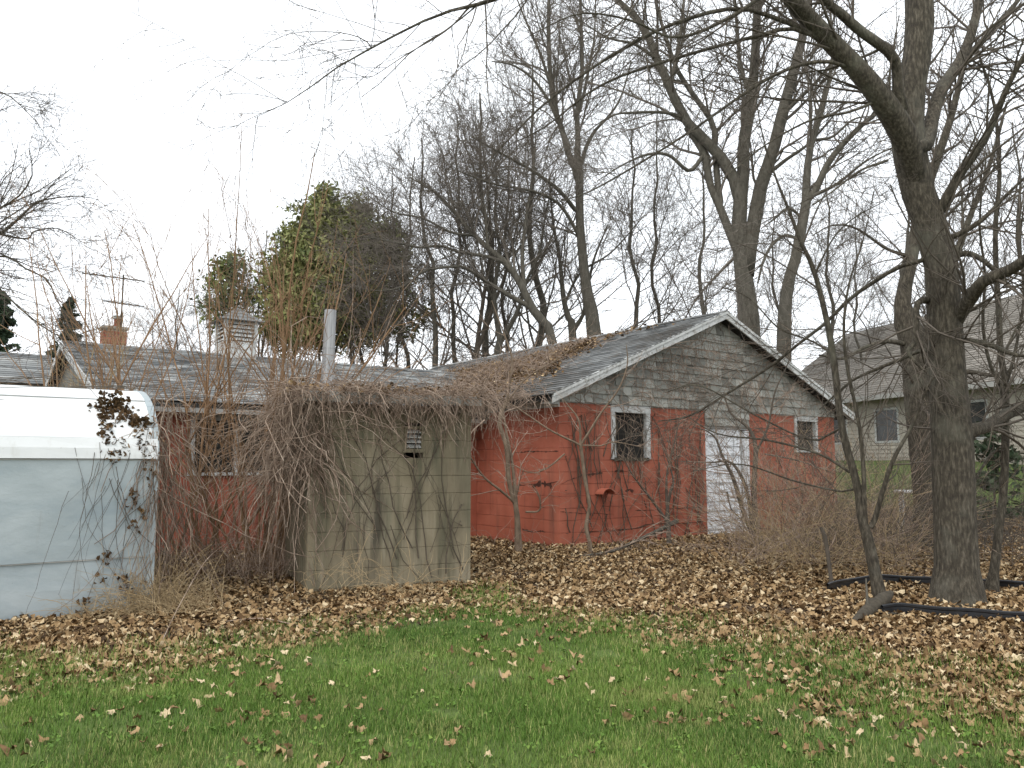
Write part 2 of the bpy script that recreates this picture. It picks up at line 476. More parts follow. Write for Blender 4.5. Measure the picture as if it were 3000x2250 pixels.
# other walls
wz = on_t(600, 1175, 2.04)[1]
b = MB()
b.box(WID - .19, WID - .002, .20, LEN, -.1, 2.6)
b.box(.0, WID, LEN - .19, LEN, -.1, 2.6)
b.build('wall', m_red, root)
WS = -6.35                                   # left end of the wing
TW = 2.44
TR = 6.7
HR = .5 * (on_t(130, 992, TR)[1] + on_t(900, 1063, TR)[1])
EZ = .5 * (on_t(430, 1166, TW - .4)[1] + on_t(765, 1186, TW - .4)[1])
WSL = (HR - EZ) / (TR - TW + .4)
def zw(t): return HR - WSL * abs(t - TR)
wa = on_t(556, 1300, TW)[0]; wb = on_t(826, 1300, TW)[0]
wt_, wb_ = on_t(560, 1216, TW)[1], on_t(560, 1384, TW)[1]
WH = [(wa, wb, wb_, wt_)]
b = MB()
zt = zw(TW) - .1
for k in range(12):
    z0 = -.16 + .2 * k; z1 = min(z0 + .2, zt)
    if z1 <= z0: break
    for a, e in spans(WS, -.002, z0, z1, WH): b.box(a, e, TW, TW + .19, z0 + .004, z1)
for a, e in spans(WS, -.002, -.1, zt, WH): b.box(a, e, TW + .008, TW + .15, -.1, zt - .01)
b.build('wall', m_red, root)
b = MB()                                     # wing end gable
b.prism([(WS, TW + .2, -.1), (WS, TW + .2, zt), (WS, TR, HR - .12), (WS, 2 * TR - TW, zt), (WS, 2 * TR - TW, -.1)], (.18, 0, 0))
b.build('wall', m_wood, root)
b = MB(); b.box(WS, 0, 2 * TR - TW - .19, 2 * TR - TW, -.1, zt); b.build('wall', m_red, root)

# gable shakes
def shake(x0, x1, z0, z1, top):
    g = random.uniform(.003, .008)
    p = [(x0 + g, z0), (x1 - g, z0), (x1 - g, min(z1, top(x1))), (x0 + g, min(z1, top(x0)))]
    if p[2][1] <= z0 + .01 and p[3][1] <= z0 + .01: return
    if p[2][1] <= z0: p[2] = (p[2][0], z0 + .004)
    if p[3][1] <= z0: p[3] = (p[3][0], z0 + .004)
    dz = random.uniform(-.006, .006); tn = random.random()
    b = MB()
    fr = -.042 - random.uniform(0, .008)
    def yy(z): return fr + .030 * (z - z0) / .2
    v = [(x, yy(z), z + (dz if k < 2 else 0)) for k, (x, z) in enumerate(p)]
    v += [(x, yy(z) + .014, z + (dz if k < 2 else 0)) for k, (x, z) in enumerate(p)]
    b.add(v, [(0, 1, 2, 3), (7, 6, 5, 4), (0, 4, 5, 1), (1, 5, 6, 2), (2, 6, 7, 3), (3, 7, 4, 0)], tn)
    b.build('wall_shingle', m_wood, root)
top = lambda s: zr(s) - .10
z = 2.42; r = 0
while z < RZ - .1:
    hs = (z - 2.56) / SLP
    a, e = max(0.0, hs - .1), min(WID, WID - hs + .1)
    x = a - random.uniform(0, .15)
    while x < e:
        w = random.choice((.22, .26, .3, .34, .2))
        shake(max(x, a), min(x + w, e), z, z + .215, top); x += w
    z += .168; r += 1
for k in range(2):                           # panel of shakes above the door
    z = 2.42 - .15 * (k + 1); x = dr[0] - .02
    while x < dr[1] + .02:
        w = random.choice((.22, .27)); shake(x, min(x + w, dr[1] + .03), z, z + .19, lambda s: 9); x += w
b = MB()
b.prism([(.0, -.001, 2.40), (WID, -.001, 2.40), (WID, -.001, zr(WID) - .12), (HALF, -.001, RZ - .12), (0, -.001, zr(0) - .12)], (0, .1, 0))
b.box(dr[0], dr[1], -.001, .1, dr[3], 2.45)
b.build('gable_board', m_trim, root)

# windows
def window(par, x0, x1, z0, z1, t, cw=.085, glass=m_glass, sill=True, mull=0, m=m_white):
    b = MB(); y = t - .022
    b.box(x0, x0 + cw, y, t + .06, z0, z1 - cw - .002)
    b.box(x1 - cw, x1, y, t + .06, z0, z1 - cw - .002)
    b.box(x0 - .01, x1 + .01, y - .004, t + .06, z1 - cw, z1 + .03)
    w = b.build('window', m, par)
    g = MB(); g.box(x0 + cw * .6, x1 - cw * .6, t + .07, t + .078, z0 + .02, z1 - cw * .6); g.build('pane', glass, w)
    if sill:
        g = MB(); g.box(x0 - .03, x1 + .03, t - .05, t + .08, z0 - .05, z0 - .003); g.build('sill', m, w)
    for k in range(mull):
        xm = x0 + (x1 - x0) * (k + 1) / (mull + 1)
        g = MB(); g.box(xm - .02, xm + .02, t + .03, t + .068, z0, z1 - cw); g.build('mullion', m, w)
    return w
window(root, w1[0], w1[1], w1[2], w1[3], 0, cw=.10, glass=m_dark, sill=False)
b = MB(); b.box(w1[0] + .05, w1[1] - .05, -.03, .08, w1[2] - .03, w1[2] + .03); b.build('sill', m_log, root)
window(root, w2[0], w2[1], w2[2], w2[3], 0, cw=.08)
window(root, wa, wb, wb_, wt_, TW, cw=.07, mull=1)
# door
b = MB(); dx0, dx1 = dr[0], dr[1]
b.box(dx0, dx0 + .05, -.012, .1, -.1, dr[3]); b.box(dx1 - .13, dx1, -.03, .1, -.1, dr[3] - .02)
door = b.build('door', m_peel, root)
b = MB(); b.box(dx1 - .22, dx1 - .14, .055, .1, -.1, dr[3]); b.build('door_jamb', m_trim, door)
zz = -.06; k = 0
while zz < dr[3] - .02:
    h = .175; b = MB()
    z1 = min(zz + h, dr[3] - .005)
    b.prism([(dx0 + .055, .012 + random.uniform(-.003, .003), zz), (dx0 + .055, .028, z1), (dx0 + .055, .05, z1), (dx0 + .055, .05, zz)], (dx1 - dx0 - .28, 0, 0))
    b.build('door_board', m_peel, door); zz += h + .004
# half-round hood on the wall
hs_, hz_ = on_t(1762, 1442, 0)
b = MB(); n = 10; R1 = .15
vs = []; fs = []
for k in range(n + 1):
    a = math.pi * (.06 + .88 * k / n)
    for y in (0.0, -.20):
        for rr in (R1, R1 - .012): vs.append((hs_ + math.cos(a) * rr, y, hz_ + math.sin(a) * rr * .8 - .05))
for k in range(n):
    a = 4 * k; c = a + 4
    fs += [(a, c, c + 2, a + 2), (a + 1, a + 3, c + 3, c + 1), (a + 2, c + 2, c + 3, a + 3), (a, a + 1, c + 1, c)]
fs += [(0, 2, 3, 1), (4 * n, 4 * n + 1, 4 * n + 3, 4 * n + 2)]
b.add(vs, fs); b.build('vent_hood', m_red, root, label='half-round red painted hood sticking out of the gable wall')
# frieze board and rafters on the left wall
b = MB(); b.box(-.03, -.002, -.02, 2.44, WTL - .02, WTL + .22); b.build('frieze_board', m_white, root)
for tt in (0.02,):
    b = MB(); b.box(-.33, -.035, tt - .04, tt + .05, 2.36, 2.5); b.build('rafter_end', m_white, root)

# roofs -----------------------------------------------------------------
OH, OG = .36, .26
def zm(s): return zr(s)
b = MB()
for sg in (0, 1):
    e = -OH if sg == 0 else WID + OH
    p = [(e, -OG, zr(e) - .02), (HALF, -OG, RZ - .02), (HALF, -OG, RZ - .12), (e, -OG, zr(e) - .12)]
    b.prism(p, (0, LEN + OG + .3, 0))
b.build('roof_deck', m_dark, root)
for sg in (0, 1):                            # rake boards, upper and lower strip
    e = -OH if sg == 0 else WID + OH
    d = Vector((HALF - e, 0, RZ - zr(e))).normalized(); nrm = Vector((0, 0, 1))
    for (h0, h1, y0, nm) in ((-.15, -.058, -OG - .028, 'rake_board'), (-.052, .008, -OG - .045, 'rake_moulding')):
        b = MB(); p = [Vector((e, y0, zr(e) + h0)), Vector((HALF, y0, RZ + h0)), Vector((HALF, y0, RZ + h1)), Vector((e, y0, zr(e) + h1))]
        b.prism(p, (0, .03 if nm == 'rake_board' else .05, 0)); b.build(nm, m_white, root)
b = MB()
p0 = [(WS - .15, TW - .4, EZ - .02), (WS - .15, TR, HR - .02), (WS - .15, TR, HR - .1), (WS - .15, TW - .4, EZ - .1)]
b.prism(p0, (-WS + .15 + .0, 0, 0))
p0 = [(WS - .15, 2 * TR - TW + .4, EZ - .02), (WS - .15, 2 * TR - TW + .4, EZ - .1), (WS - .15, TR, HR - .1), (WS - .15, TR, HR - .02)]
b.prism(p0, (-WS + .15, 0, 0))
# valley part of the wing roof, running up onto the main roof
sv = lambda t: max(0, (zw(t) - RZ + SLP * HALF) / SLP)
b.prism([(0, TW - .4, EZ - .03), (0, TR, HR - .03), (sv(TR), TR, HR - .03), (sv(TW + 1.6) , TW + 1.6, zw(TW + 1.6) - .03)], (0, 0, -.04))
b.prism([(0, TR, HR - .03), (0, 2 * TR - TW + .4, EZ - .03), (sv(TR), TR, HR - .03)], (0, 0, -.04))
b.build('roof_deck', m_dark, root)
b = MB()
for (sa, ta, za, tb, zb) in ((WS - .17, TW - .42, EZ, TR, HR), (WS - .17, 2 * TR - TW + .42, EZ, TR, HR)):
    b.prism([(sa - .03, ta, za - .14), (sa - .03, tb, zb - .14), (sa - .03, tb, zb + .0), (sa - .03, ta, za + .0)], (.03, 0, 0))
b.build('rake_board', m_white, root)
b = MB(); b.box(WS - .1, -.05, TW - .40, TW - .37, EZ - .17, EZ - .03); b.build('fascia_board', m_trim, root)

# shingle tabs: the nearest of the main roof singly, the rest joined
tabs = []                                    # (matrix columns, tone)
def tab_rows(org, along, up, nrm, w, n_up, s0f, s1f, exp=.145, tw=.30, near=None):
    L_ = []
    for r in range(n_up):
        a, e = s0f(r), s1f(r)
        x = a - (tw / 2 if r % 2 else 0) - .001
        while x < e:
            x0, x1 = max(x, a), min(x + tw, e)
            if x1 - x0 > .02: L_.append((r, x0, x1))
            x += tw
    return L_
def tab_geo(b, c, along, up, nrm, hw, hh, th, tone):
    c = Vector(c); A = along * hw; Bv = up * hh; N_ = nrm
    v = [c - A - Bv, c + A - Bv, c + A + Bv, c - A + Bv]
    lift = [th, th, .002, .002]
    vs = v + [q + N_ * l for q, l in zip(v, lift)]
    b.add(vs, [(4, 5, 6, 7), (0, 1, 5, 4), (1, 2, 6, 5), (3, 0, 4, 7), (2, 3, 7, 6)], tone)
up_m = Vector((1, 0, SLP)).normalized(); al_m = Vector((0, 1, 0)); n_m = Vector((-SLP, 0, 1)).normalized()
slope_m = (HALF + OH) / up_m.x
EXP = .145
nrow = int(slope_m / EXP)
allm = []
for (r, x0, x1) in tab_rows(None, None, None, None, 0, nrow, lambda r: -OG - .05, lambda r: LEN + .3):
    su = (r + .5) * EXP
    s = -OH - .03 + su * up_m.x; c = Vector((s, (x0 + x1) / 2, zr(-OH - .03) + su * up_m.z))
    if c.y > TW - .4 and c.y < 2 * TR - TW + .4 and zw(c.y) > c.z + .02: continue
    wc = B(c.x, c.y, c.z)
    allm.append(((wc - cam.location).length, c, (x1 - x0) / 2))
allm.sort(key=lambda q: q[0])
var = []
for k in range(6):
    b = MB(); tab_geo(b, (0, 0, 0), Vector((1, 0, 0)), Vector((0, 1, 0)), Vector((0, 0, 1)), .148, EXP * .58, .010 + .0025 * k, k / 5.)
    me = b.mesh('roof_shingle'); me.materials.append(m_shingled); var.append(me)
big = MB(); ns = 0; bigm = MB()
for dist, c, hw in allm:
    if ns < 300 and hw > .14:
        o = link('roof_shingle', random.choice(var), None, root)
        tl = random.gauss(0, .012)
        Mx = Matrix.Identity(4)
        a2 = (al_m + up_m * tl).normalized(); u2 = n_m.cross(a2) * -1 if n_m.cross(a2).dot(up_m) < 0 else n_m.cross(a2)
        for i in range(3): Mx[i][0] = a2[i]; Mx[i][1] = u2[i]; Mx[i][2] = n_m[i]; Mx[i][3] = c[i]
        o.matrix_local = Mx; ns += 1
    else:
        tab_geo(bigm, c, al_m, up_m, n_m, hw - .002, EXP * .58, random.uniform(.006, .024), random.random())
# right slope (hardly seen) and wing
up_w = Vector((0, 1, WSL)).normalized(); al_w = Vector((1, 0, 0)); n_w = Vector((0, -WSL, 1)).normalized()
slope_w = (TR - TW + .4) / up_w.y
for (r, x0, x1) in tab_rows(None, None, None, None, 0, int(slope_w / EXP) + 1, lambda r: WS - .18, lambda r: max(-.02, sv(TW - .4 + (r + .5) * EXP * up_w.y))):
    su = (r + .5) * EXP
    c = Vector(((x0 + x1) / 2, TW - .43 + su * up_w.y, EZ - .01 + su * up_w.z))
    tab_geo(big, c, al_w, up_w, n_w, (x1 - x0) / 2 - .002, EXP * .58, random.uniform(.006, .026), random.random())
up_r = Vector((-1, 0, SLP)).normalized(); n_r = Vector((SLP, 0, 1)).normalized()
for r in range(nrow):
    su = (r + .5) * EXP
    big_c = Vector((WID + OH + .03 + su * up_r.x, LEN / 2, zr(WID + OH + .03) + su * up_r.z))
    tab_geo(big, big_c, al_m, up_r, n_r, LEN / 2 + .3, EXP * .58, .012, random.random())
up_b = Vector((0, -1, WSL)).normalized(); n_b = Vector((0, WSL, 1)).normalized()
for r in range(int(slope_w / EXP)):
    su = (r + .5) * EXP
    tab_geo(big, Vector(((WS - .2) / 2, 2 * TR - TW + .43 - su * -up_b.y * 1 - 0, EZ + su * up_b.z)), al_w, up_b, n_b, -(WS - .2) / 2, EXP * .58, .012, random.random())
tag(big.build('roof_shingle', m_shingle, root), kind='stuff')
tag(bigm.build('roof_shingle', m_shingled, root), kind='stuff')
for kind_, y0, y1 in (('m', -OG - .05, LEN + .3), ('w', WS - .18, sv(TR) - .1)):   # ridge caps, one by one
    y = y0
    while y < y1:
        b = MB(); tn = random.random(); dz = random.uniform(0, .012)
        if kind_ == 'm': q = [(HALF - .14, y, RZ - .045), (HALF, y, RZ + .02), (HALF + .14, y, RZ - .045), (HALF, y, RZ + .0)]; d = (0, .29, dz)
        else: q = [(y, TR - .14, HR - .03), (y, TR, HR + .024), (y, TR + .14, HR - .03), (y, TR, HR)]; d = (.29, 0, dz)
        b.prism(q, d, tn); b.build('ridge_cap', m_shingle, root); y += .275

# cupola on the wing ridge
cs = on_t(690, 1040, TR)[0]
W2 = .31
b = MB(); b.box(cs - W2 - .02, cs + W2 + .02, TR - W2 - .02, TR + W2 + .02, HR - .12, HR + .26)
for i in (-1, 1):
    for j in (-1, 1): b.box(cs + i * W2 - .035, cs + i * W2 + .035, TR + j * W2 - .035, TR + j * W2 + .035, HR + .262, HR + .72)
cup = b.build('cupola', m_white, root, label='white louvred cupola with a small hipped roof')
b = MB(); b.box(cs - W2 + .06, cs + W2 - .06, TR - W2 + .06, TR + W2 - .06, HR + .262, HR + .70); b.build('cupola_core', m_dark, cup)
for k in range(5):
    zz = HR + .30 + k * .085
    for side in range(4):
        b = MB()
        q = [(-W2 + .037, -W2 - .01, zz), (-W2 + .037, -W2 + .045, zz + .06), (-W2 + .037, -W2 + .045, zz + .045), (-W2 + .037, -W2 - .01, zz - .014)]
        b.prism(q, (2 * W2 - .074, 0, 0))
        o = b.build('louvre_slat', m_white, cup); ca = side * math.pi / 2
        o.rotation_euler = (0, 0, ca); o.location = (cs, TR, 0)
b = MB(); ov = .44; z0 = HR + .70
for r in range(4):
    f0, f1 = ov * (1 - r / 4) + .012, ov * (1 - (r + 1) / 4)
    za, zb = z0 + r * .085, z0 + (r + 1) * .085
    vs = [(cs + i * f0, TR + j * f0, za) for i, j in ((-1, -1), (1, -1), (1, 1), (-1, 1))] + [(cs + i * f1, TR + j * f1, zb) for i, j in ((-1, -1), (1, -1), (1, 1), (-1, 1))]
    b.add(vs, [(0, 1, 5, 4), (1, 2, 6, 5), (2, 3, 7, 6), (3, 0, 4, 7), (3, 2, 1, 0)], random.random())
b.build('cupola_roof', m_shingle, cup)

# ================================================================== CONCRETE SHED
SC = G(1378, 1712); SC.z = 0
SA = math.radians(90 - 66)
su_ = Vector((math.cos(SA), math.sin(SA), 0)); sn_ = Vector((-math.sin(SA), math.cos(SA), 0))
def shed_hit(px, py):
    q = hit(px, py, SC, sn_) - SC
    return q.dot(su_), q.z
SW = -shed_hit(903, 1500)[0]
SH = 2.04
shed = thing('concrete_shed', SC, SA, 'mossy grey concrete block shed overgrown with dry vines, metal flue on top', 'shed')
vx0, vz0 = shed_hit(1184, 1314); vx1, vz1 = shed_hit(1240, 1252)
for k in range(11):
    z0, z1 = -.16 + .2 * k, .04 + .2 * k
    for a, e_ in spans(-SW, 0, z0, z1, [(vx0, vx1, vz0, vz1)]):
        x = a; first = .4 if k % 2 else .2
        while x < e_ - .01:
            e = min(x + (first if x == a else .4), e_)
            if e_ - e < .12: e = e_
            block(e - x - .0005, m_conc, shed, ((x + e) / 2, random.uniform(-.001, .001), (z0 + z1) / 2), 0, key='c', h=.1985)
            x = e
b = MB()
for k in range(11):
    z0, z1 = -.16 + .2 * k, .04 + .2 * k
    for a, e in spans(-SW + .01, -.01, z0, z1, [(vx0, vx1, vz0, vz1)]): b.box(a, e, .009, .17, z0, z1)
b.box(-SW, -SW + .19, .2, 2.3, -.1, SH); b.box(-.19, 0, .2, 2.3, -.1, SH); b.box(-SW + .19, -.19, 2.12, 2.3, -.1, SH)
b.build('wall', m_conc, shed)
b = MB(); b.prism([(-SW - .1, -.08, SH + .01), (-SW - .1, -.08, SH + .12), (-SW - .1, 2.5, SH + .34), (-SW - .1, 2.5, SH + .23)], (SW + .2, 0, 0)); b.build('roof_slab', m_trim, shed)
b = MB()
b.box(vx0 - .02, vx1 + .02, -.03, .05, vz0 - .045, vz0 - .002)
b.box(vx0, vx0 + .025, -.012, .05, vz0, vz1); b.box(vx1 - .025, vx1, -.012, .05, vz0, vz1); b.box(vx0, vx1, -.014, .05, vz1 - .02, vz1 + .012)
vent = b.build('vent', m_conc, shed, label='small louvred vent')
b = MB(); b.box(vx0 + .025, vx1 - .025, .06, .07, vz0, vz1); b.build('vent_back', m_dark, vent)
for k in range(4):
    zz = vz0 + .02 + k * (vz1 - vz0) / 4.4
    b = MB(); b.prism([(vx0 + .026, -.006, zz), (vx0 + .026, .04, zz + .03), (vx0 + .026, .04, zz + .018), (vx0 + .026, -.006, zz - .012)], (vx1 - vx0 - .052, 0, 0)); b.build('vent_slat', m_trim, vent)
# flue
fb = P(958, 1150, SC.y + .55)
fl = shed.matrix_basis
inv = Matrix.Translation(SC) @ Matrix.Rotation(SA, 4, 'Z'); inv = inv.inverted()
fp = inv @ fb
ftop = (inv @ P(961, 911, SC.y + .55)).z
lean = .02
flue = MB(); flue.tube([(fp.x, fp.y, SH), (fp.x, fp.y, fp.z + .02)], .095, 16); flue.tube([(fp.x, fp.y, fp.z + .0), (fp.x, fp.y, fp.z + .055), (fp.x, fp.y, fp.z + .075)], [.112, .115, .085], 16)
fo = flue.build('flue_collar', m_wplast, shed, smooth_sh=False)
hh = (ftop - fp.z - .05) / 2; zz = fp.z + .06
for k in range(2):
    b = MB(); b.tube([(fp.x + lean * k * .5, fp.y, zz), (fp.x + lean * (k + 1) * .5, fp.y, zz + hh)], .078 - .003 * k, 20, cap=(k == 1)); o = b.build('flue_pipe', m_steel, fo, smooth_sh=False)
    b = MB(); b.tube([(fp.x + lean * k * .5, fp.y, zz + .0), (fp.x + lean * k * .5, fp.y, zz + .014)], .083, 20); b.build('flue_band', m_steel, fo)
    zz += hh

# ================================================================== TRAILER
TC = G(440, 1792); TC.z = 0
tr = thing('camper_trailer', TC, ROT, 'white and grey aluminium trailer with rounded roof, vines hanging over its end', 'trailer')
TL = 5.2
def tpt(px, py):
    q = hit(px, py, TC, V_) - TC
    return q.z
z_roof = tpt(460, 1345); z_low = tpt(440, 1627)
HT = 2.13
prof = [(.012, -.06), (.004, .10), (.0, .26)]
arc = [(1.12 * (1 - math.cos(a)), z_roof + (HT - z_roof) * math.sin(a)) for a in np.linspace(0, math.pi / 2, 13)]
def panel(pts, name, m, off, lab=None):
    b = MB(); n = len(pts); outer = []; 
    for i, (y, z) in enumerate(pts):
        a = pts[max(i - 1, 0)]; c = pts[min(i + 1, n - 1)]
        ty, tz = c[0] - a[0], c[1] - a[1]; l = math.hypot(ty, tz); outer.append((y - tz / l * off, z + ty / l * off))
    nseg = 10
    vs = []
    for j in range(nseg + 1):
        x = -TL * j / nseg
        vs += [(x, y + .004 * math.sin(j * 2.1 + i), z) for i, (y, z) in enumerate(outer)] + [(x, y + .02, z - .004) for y, z in pts]
    fs = []
    for j in range(nseg):
        a, c = j * 2 * n, (j + 1) * 2 * n
        fs += [(a + i, c + i, c + i + 1, a + i + 1) for i in range(n - 1)]
        fs += [(a, a + n, c + n, c), (a + n - 1, c + n - 1, c + 2 * n - 1, a + 2 * n - 1)]
    fs += [tuple(range(n)) + tuple(range(2 * n - 1, n - 1, -1))]
    b.add(vs, fs)
    b.build(name, m, tr, label=lab)
panel(prof + [(0, .4), (0, z_low - .003)], 'lower_panel', m_alu, .0)
panel([(0, z_low), (0, (z_low + z_roof) / 2), (0, z_roof - .004)], 'side_panel', m_alu, .014)
zs = [z_roof, tpt(460, 1290), None]
cut = [0, 2, 4, 7, 10, 12]
for k in range(5):
    panel(arc[cut[k]:cut[k + 1] + 1], 'roof_panel', m_alulit, .034 if k == 0 else .018 + .008 * (k % 2))
for (y0, z0) in ((-.006, z_low - .004), (-.014, z_roof - .006)) + tuple((arc[c][0] - .02 + .004 * k, arc[c][1] + .004 + .004 * k) for k, c in enumerate(cut[1:-1])):
    b = MB(); b.box(-TL, .0, y0 - .006, y0 + .01, z0 - .006, z0 + .002); b.build('seam_shade_strip', m_trim, tr)  # added thin strips drawing the dark shade line under each panel lip
b = MB()
full = prof + [(0, z_low), (0, z_roof)] + arc[1:] + [(2.24 - y, z) for y, z in reversed(arc[:-1])] + [(2.24 - y, z) for y, z in reversed(prof)]
inn = [(y + (.015 if y < 1.12 else -.015), z - .008) for y, z in full]
b.prism([(-.02, y, z) for y, z in inn], (-TL + .04, 0, 0)); b.build('body_shell', m_alu, tr)
b = MB()
for i in range(len(full) - 1):
    (y0, z0), (y1, z1) = full[i], full[i + 1]
    l = math.hypot(y1 - y0, z1 - z0); ny_, nz_ = -(z1 - z0) / l, (y1 - y0) / l
    b.prism([(-.05, y0 + ny_ * .026, z0 + nz_ * .026), (.012, y0 + ny_ * .026, z0 + nz_ * .026), (.012, y1 + ny_ * .026, z1 + nz_ * .026), (-.05, y1 + ny_ * .026, z1 + nz_ * .026)], (0, -ny_ * .03, -nz_ * .03))
b.build('end_trim', m_alu, tr)

# cracks and spalled spots in the red masonry
m_spall = mat('bare_spalled_masonry', [(.05, .022, .016), (.10, .045, .032)], (20, 20, 20), rough=1)
rc_ = np.random.default_rng(77)
def crack(pl, wpx, plane):
    n = 26; t = np.linspace(0, 1, n); pl = np.array(pl, float)
    d = np.linspace(0, 1, len(pl)); x = np.interp(t, d, pl[:, 0]); y = np.interp(t, d, pl[:, 1]) + np.cumsum(rc_.normal(0, 1.1, n)) * .6
    w = wpx * (.25 + rc_.random(n) ** 2 * 1.2); w[0] = w[-1] = .3
    up, lo = [], []
    for k in range(n):
        for s_, L_ in ((-1, up), (1, lo)):
            q = on_t(x[k], y[k] + s_ * w[k] * .5, 0) if plane == 't' else on_s(x[k], y[k] + s_ * w[k] * .5, 0)
            L_.append((q[0], -.0035, q[1]) if plane == 't' else (-.0035, q[0], q[1]))
    b = MB()
    off = (0, .003, 0) if plane == 't' else (.003, 0, 0)
    for k in range(n - 1): b.prism([up[k], up[k + 1], lo[k + 1], lo[k]], off)
    b.build('crack', m_spall, root)
for pl, w, pn in (([(1500, 1326), (1560, 1322), (1636, 1326)], 4, 's'), ([(1560, 1424), (1590, 1412), (1618, 1420)], 15, 's'), ([(1500, 1428), (1560, 1424), (1636, 1418)], 3, 's'), ([(1530, 1550), (1560, 1556), (1600, 1562)], 6, 's'),
                  ([(1645, 1418), (1690, 1402), (1715, 1392)], 3, 't'), ([(1712, 1392), (1745, 1388), (1765, 1384)], 8, 't'), ([(1800, 1380), (1815, 1379), (1826, 1380)], 8, 't'), ([(1700, 1560), (1780, 1558), (1860, 1552), (1910, 1540), (1990, 1536), (2066, 1530)], 4, 't'),
                  ([(1640, 1500), (1700, 1504), (1800, 1502)], 2, 't'), ([(1830, 1442), (1845, 1436), (1856, 1440)], 9, 't'), ([(1886, 1465), (1890, 1480), (1894, 1490)], 9, 't'), ([(1860, 1495), (1950, 1494), (2060, 1486)], 2.5, 't'), ([(1920, 1333), (1990, 1336), (2060, 1332)], 2.5, 't'), ([(2240, 1440), (2300, 1436), (2340, 1430)], 3, 't')):
    crack(pl, w, pn)

# ================================================================== NEIGHBOURING HOUSE (right)
hd = Vector((-.276, .961, 0)); hn = Vector((.961, .276, 0))
H0 = Vector((1500 / F * 20, 20, 0)); HROT = math.atan2(hd.y, hd.x)
house = thing('beige_house', H0, HROT, 'beige sided house with a big brown-grey shingle roof behind the trunks', 'house')
# local x along hd (away), local -y to the right (hn)
bz, ez, rz_ = 1.42, 3.6, 6.75
x0, x1 = -6.0, 11.0
b = MB(); b.box(x0, x1, -8, -.02, .3, ez); b.build('wall', m_siding, house)
hw = [(6.6, 7.6), (-1.1, -.35), (1.1, 1.9), (-3.2, -2.2), (4.3, 5.2)]
hz0, hz1 = 2.1, 3.05
kk = 0; zb = bz - .1
while zb < ez - .12:
    for a, e in spans(x0, x1, zb, zb + .13, [(q0, q1, hz0, hz1) for q0, q1 in hw]):
        b = MB(); b.prism([(a, .022, zb), (a, -.015, zb), (a, -.015, zb + .132), (a, .002, zb + .132)], (e - a, 0, 0)); b.build('siding_board', m_siding, house)
    zb += .13
for a, e in hw:
    b = MB()
    b.box(a - .07, a, .0, .03, hz0 - .06, hz1 + .06); b.box(e, e + .07, 0, .03, hz0 - .06, hz1 + .06); b.box(a, e, 0, .03, hz1, hz1 + .07); b.box(a, e, 0, .03, hz0 - .07, hz0)
    w = b.build('window', m_white, house)
    b = MB(); b.box(a, e, -.012, .004, hz0, hz1); b.build('pane', m_glass, w)
b = MB(); b.prism([(x0 - .4, .45, ez - .1), (x0 - .4, -4.2, rz_), (x0 - .4, -4.2, rz_ - .15), (x0 - .4, .45, ez - .25)], (x1 - x0 + .8, 0, 0))
b.prism([(x0 - .4, -8.85, ez - .1), (x0 - .4, -8.85, ez - .25), (x0 - .4, -4.2, rz_ - .15), (x0 - .4, -4.2, rz_)], (x1 - x0 + .8, 0, 0)); hr_ = b.build('roof', m_hroof, house)
b = MB()
u3 = Vector((0, -4.65, rz_ - ez + .1)); ls = u3.length; u3.normalize(); n3 = Vector((0, -u3.z * -1, -u3.y)).normalized()
if n3.z < 0: n3 = -n3
for r in range(int(ls / .15)):
    x = x0 - .4 - (.5 if r % 2 else 0)
    while x < x1 + .4:
        a, e = max(x, x0 - .4), min(x + 1., x1 + .4)
        if e - a > .05: tab_geo(b, Vector(((a + e) / 2, .45, ez - .1)) + u3 * ((r + .5) * .15) + n3 * .003, Vector((1, 0, 0)), u3, n3, (e - a) / 2 - .003, .088, .016, random.random())
        x += 1.
o = b.build('roof_shingle', m_hroof, hr_); o['kind'] = 'stuff'
b = MB(); b.box(x0 - .4, x1 + .4, .452, .55, ez - .24, ez - .10); b.build('gutter', m_trim, house)

# grey outbuilding, far left
OBP = P(30, 1100, 19); OB = thing('grey_outbuilding', (OBP.x, OBP.y, 0), ROT, 'low grey-roofed outbuilding at the far edge beyond the trailer', 'building')
oz = P(30, 1118, 19).z; orz = P(30, 1032, 20.5).z
b = MB(); b.box(-5, .75, 0, 4, -.1, oz); b.build('wall', m_siding, OB)
b = MB(); b.prism([(-5.2, -.3, oz - .05), (-5.2, 1.9, orz), (-5.2, 4.2, oz - .05)], (6.2, 0, 0)); rf = b.build('roof', m_shingle, OB)
b = MB()
u3 = Vector((0, 2.2, orz - oz + .05)); ls = u3.length; u3.normalize(); n3 = Vector((0, -u3.z, u3.y))
for r in range(int(ls / .16)):
    tab_geo(b, Vector((-2.1, -.3, oz - .05)) + u3 * ((r + .5) * .16) + n3 * .003, Vector((1, 0, 0)), u3, n3, 3.1, .09, .016, random.random())
b.build('roof_shingle', m_shingle, rf)
b = MB(); b.box(-.6, .3, -.02, .0, oz - .75, oz - .15); w = b.build('window', m_white, OB)
b = MB(); b.box(-.52, .22, -.03, -.021, oz - .68, oz - .22); b.build('pane', m_glass, w)

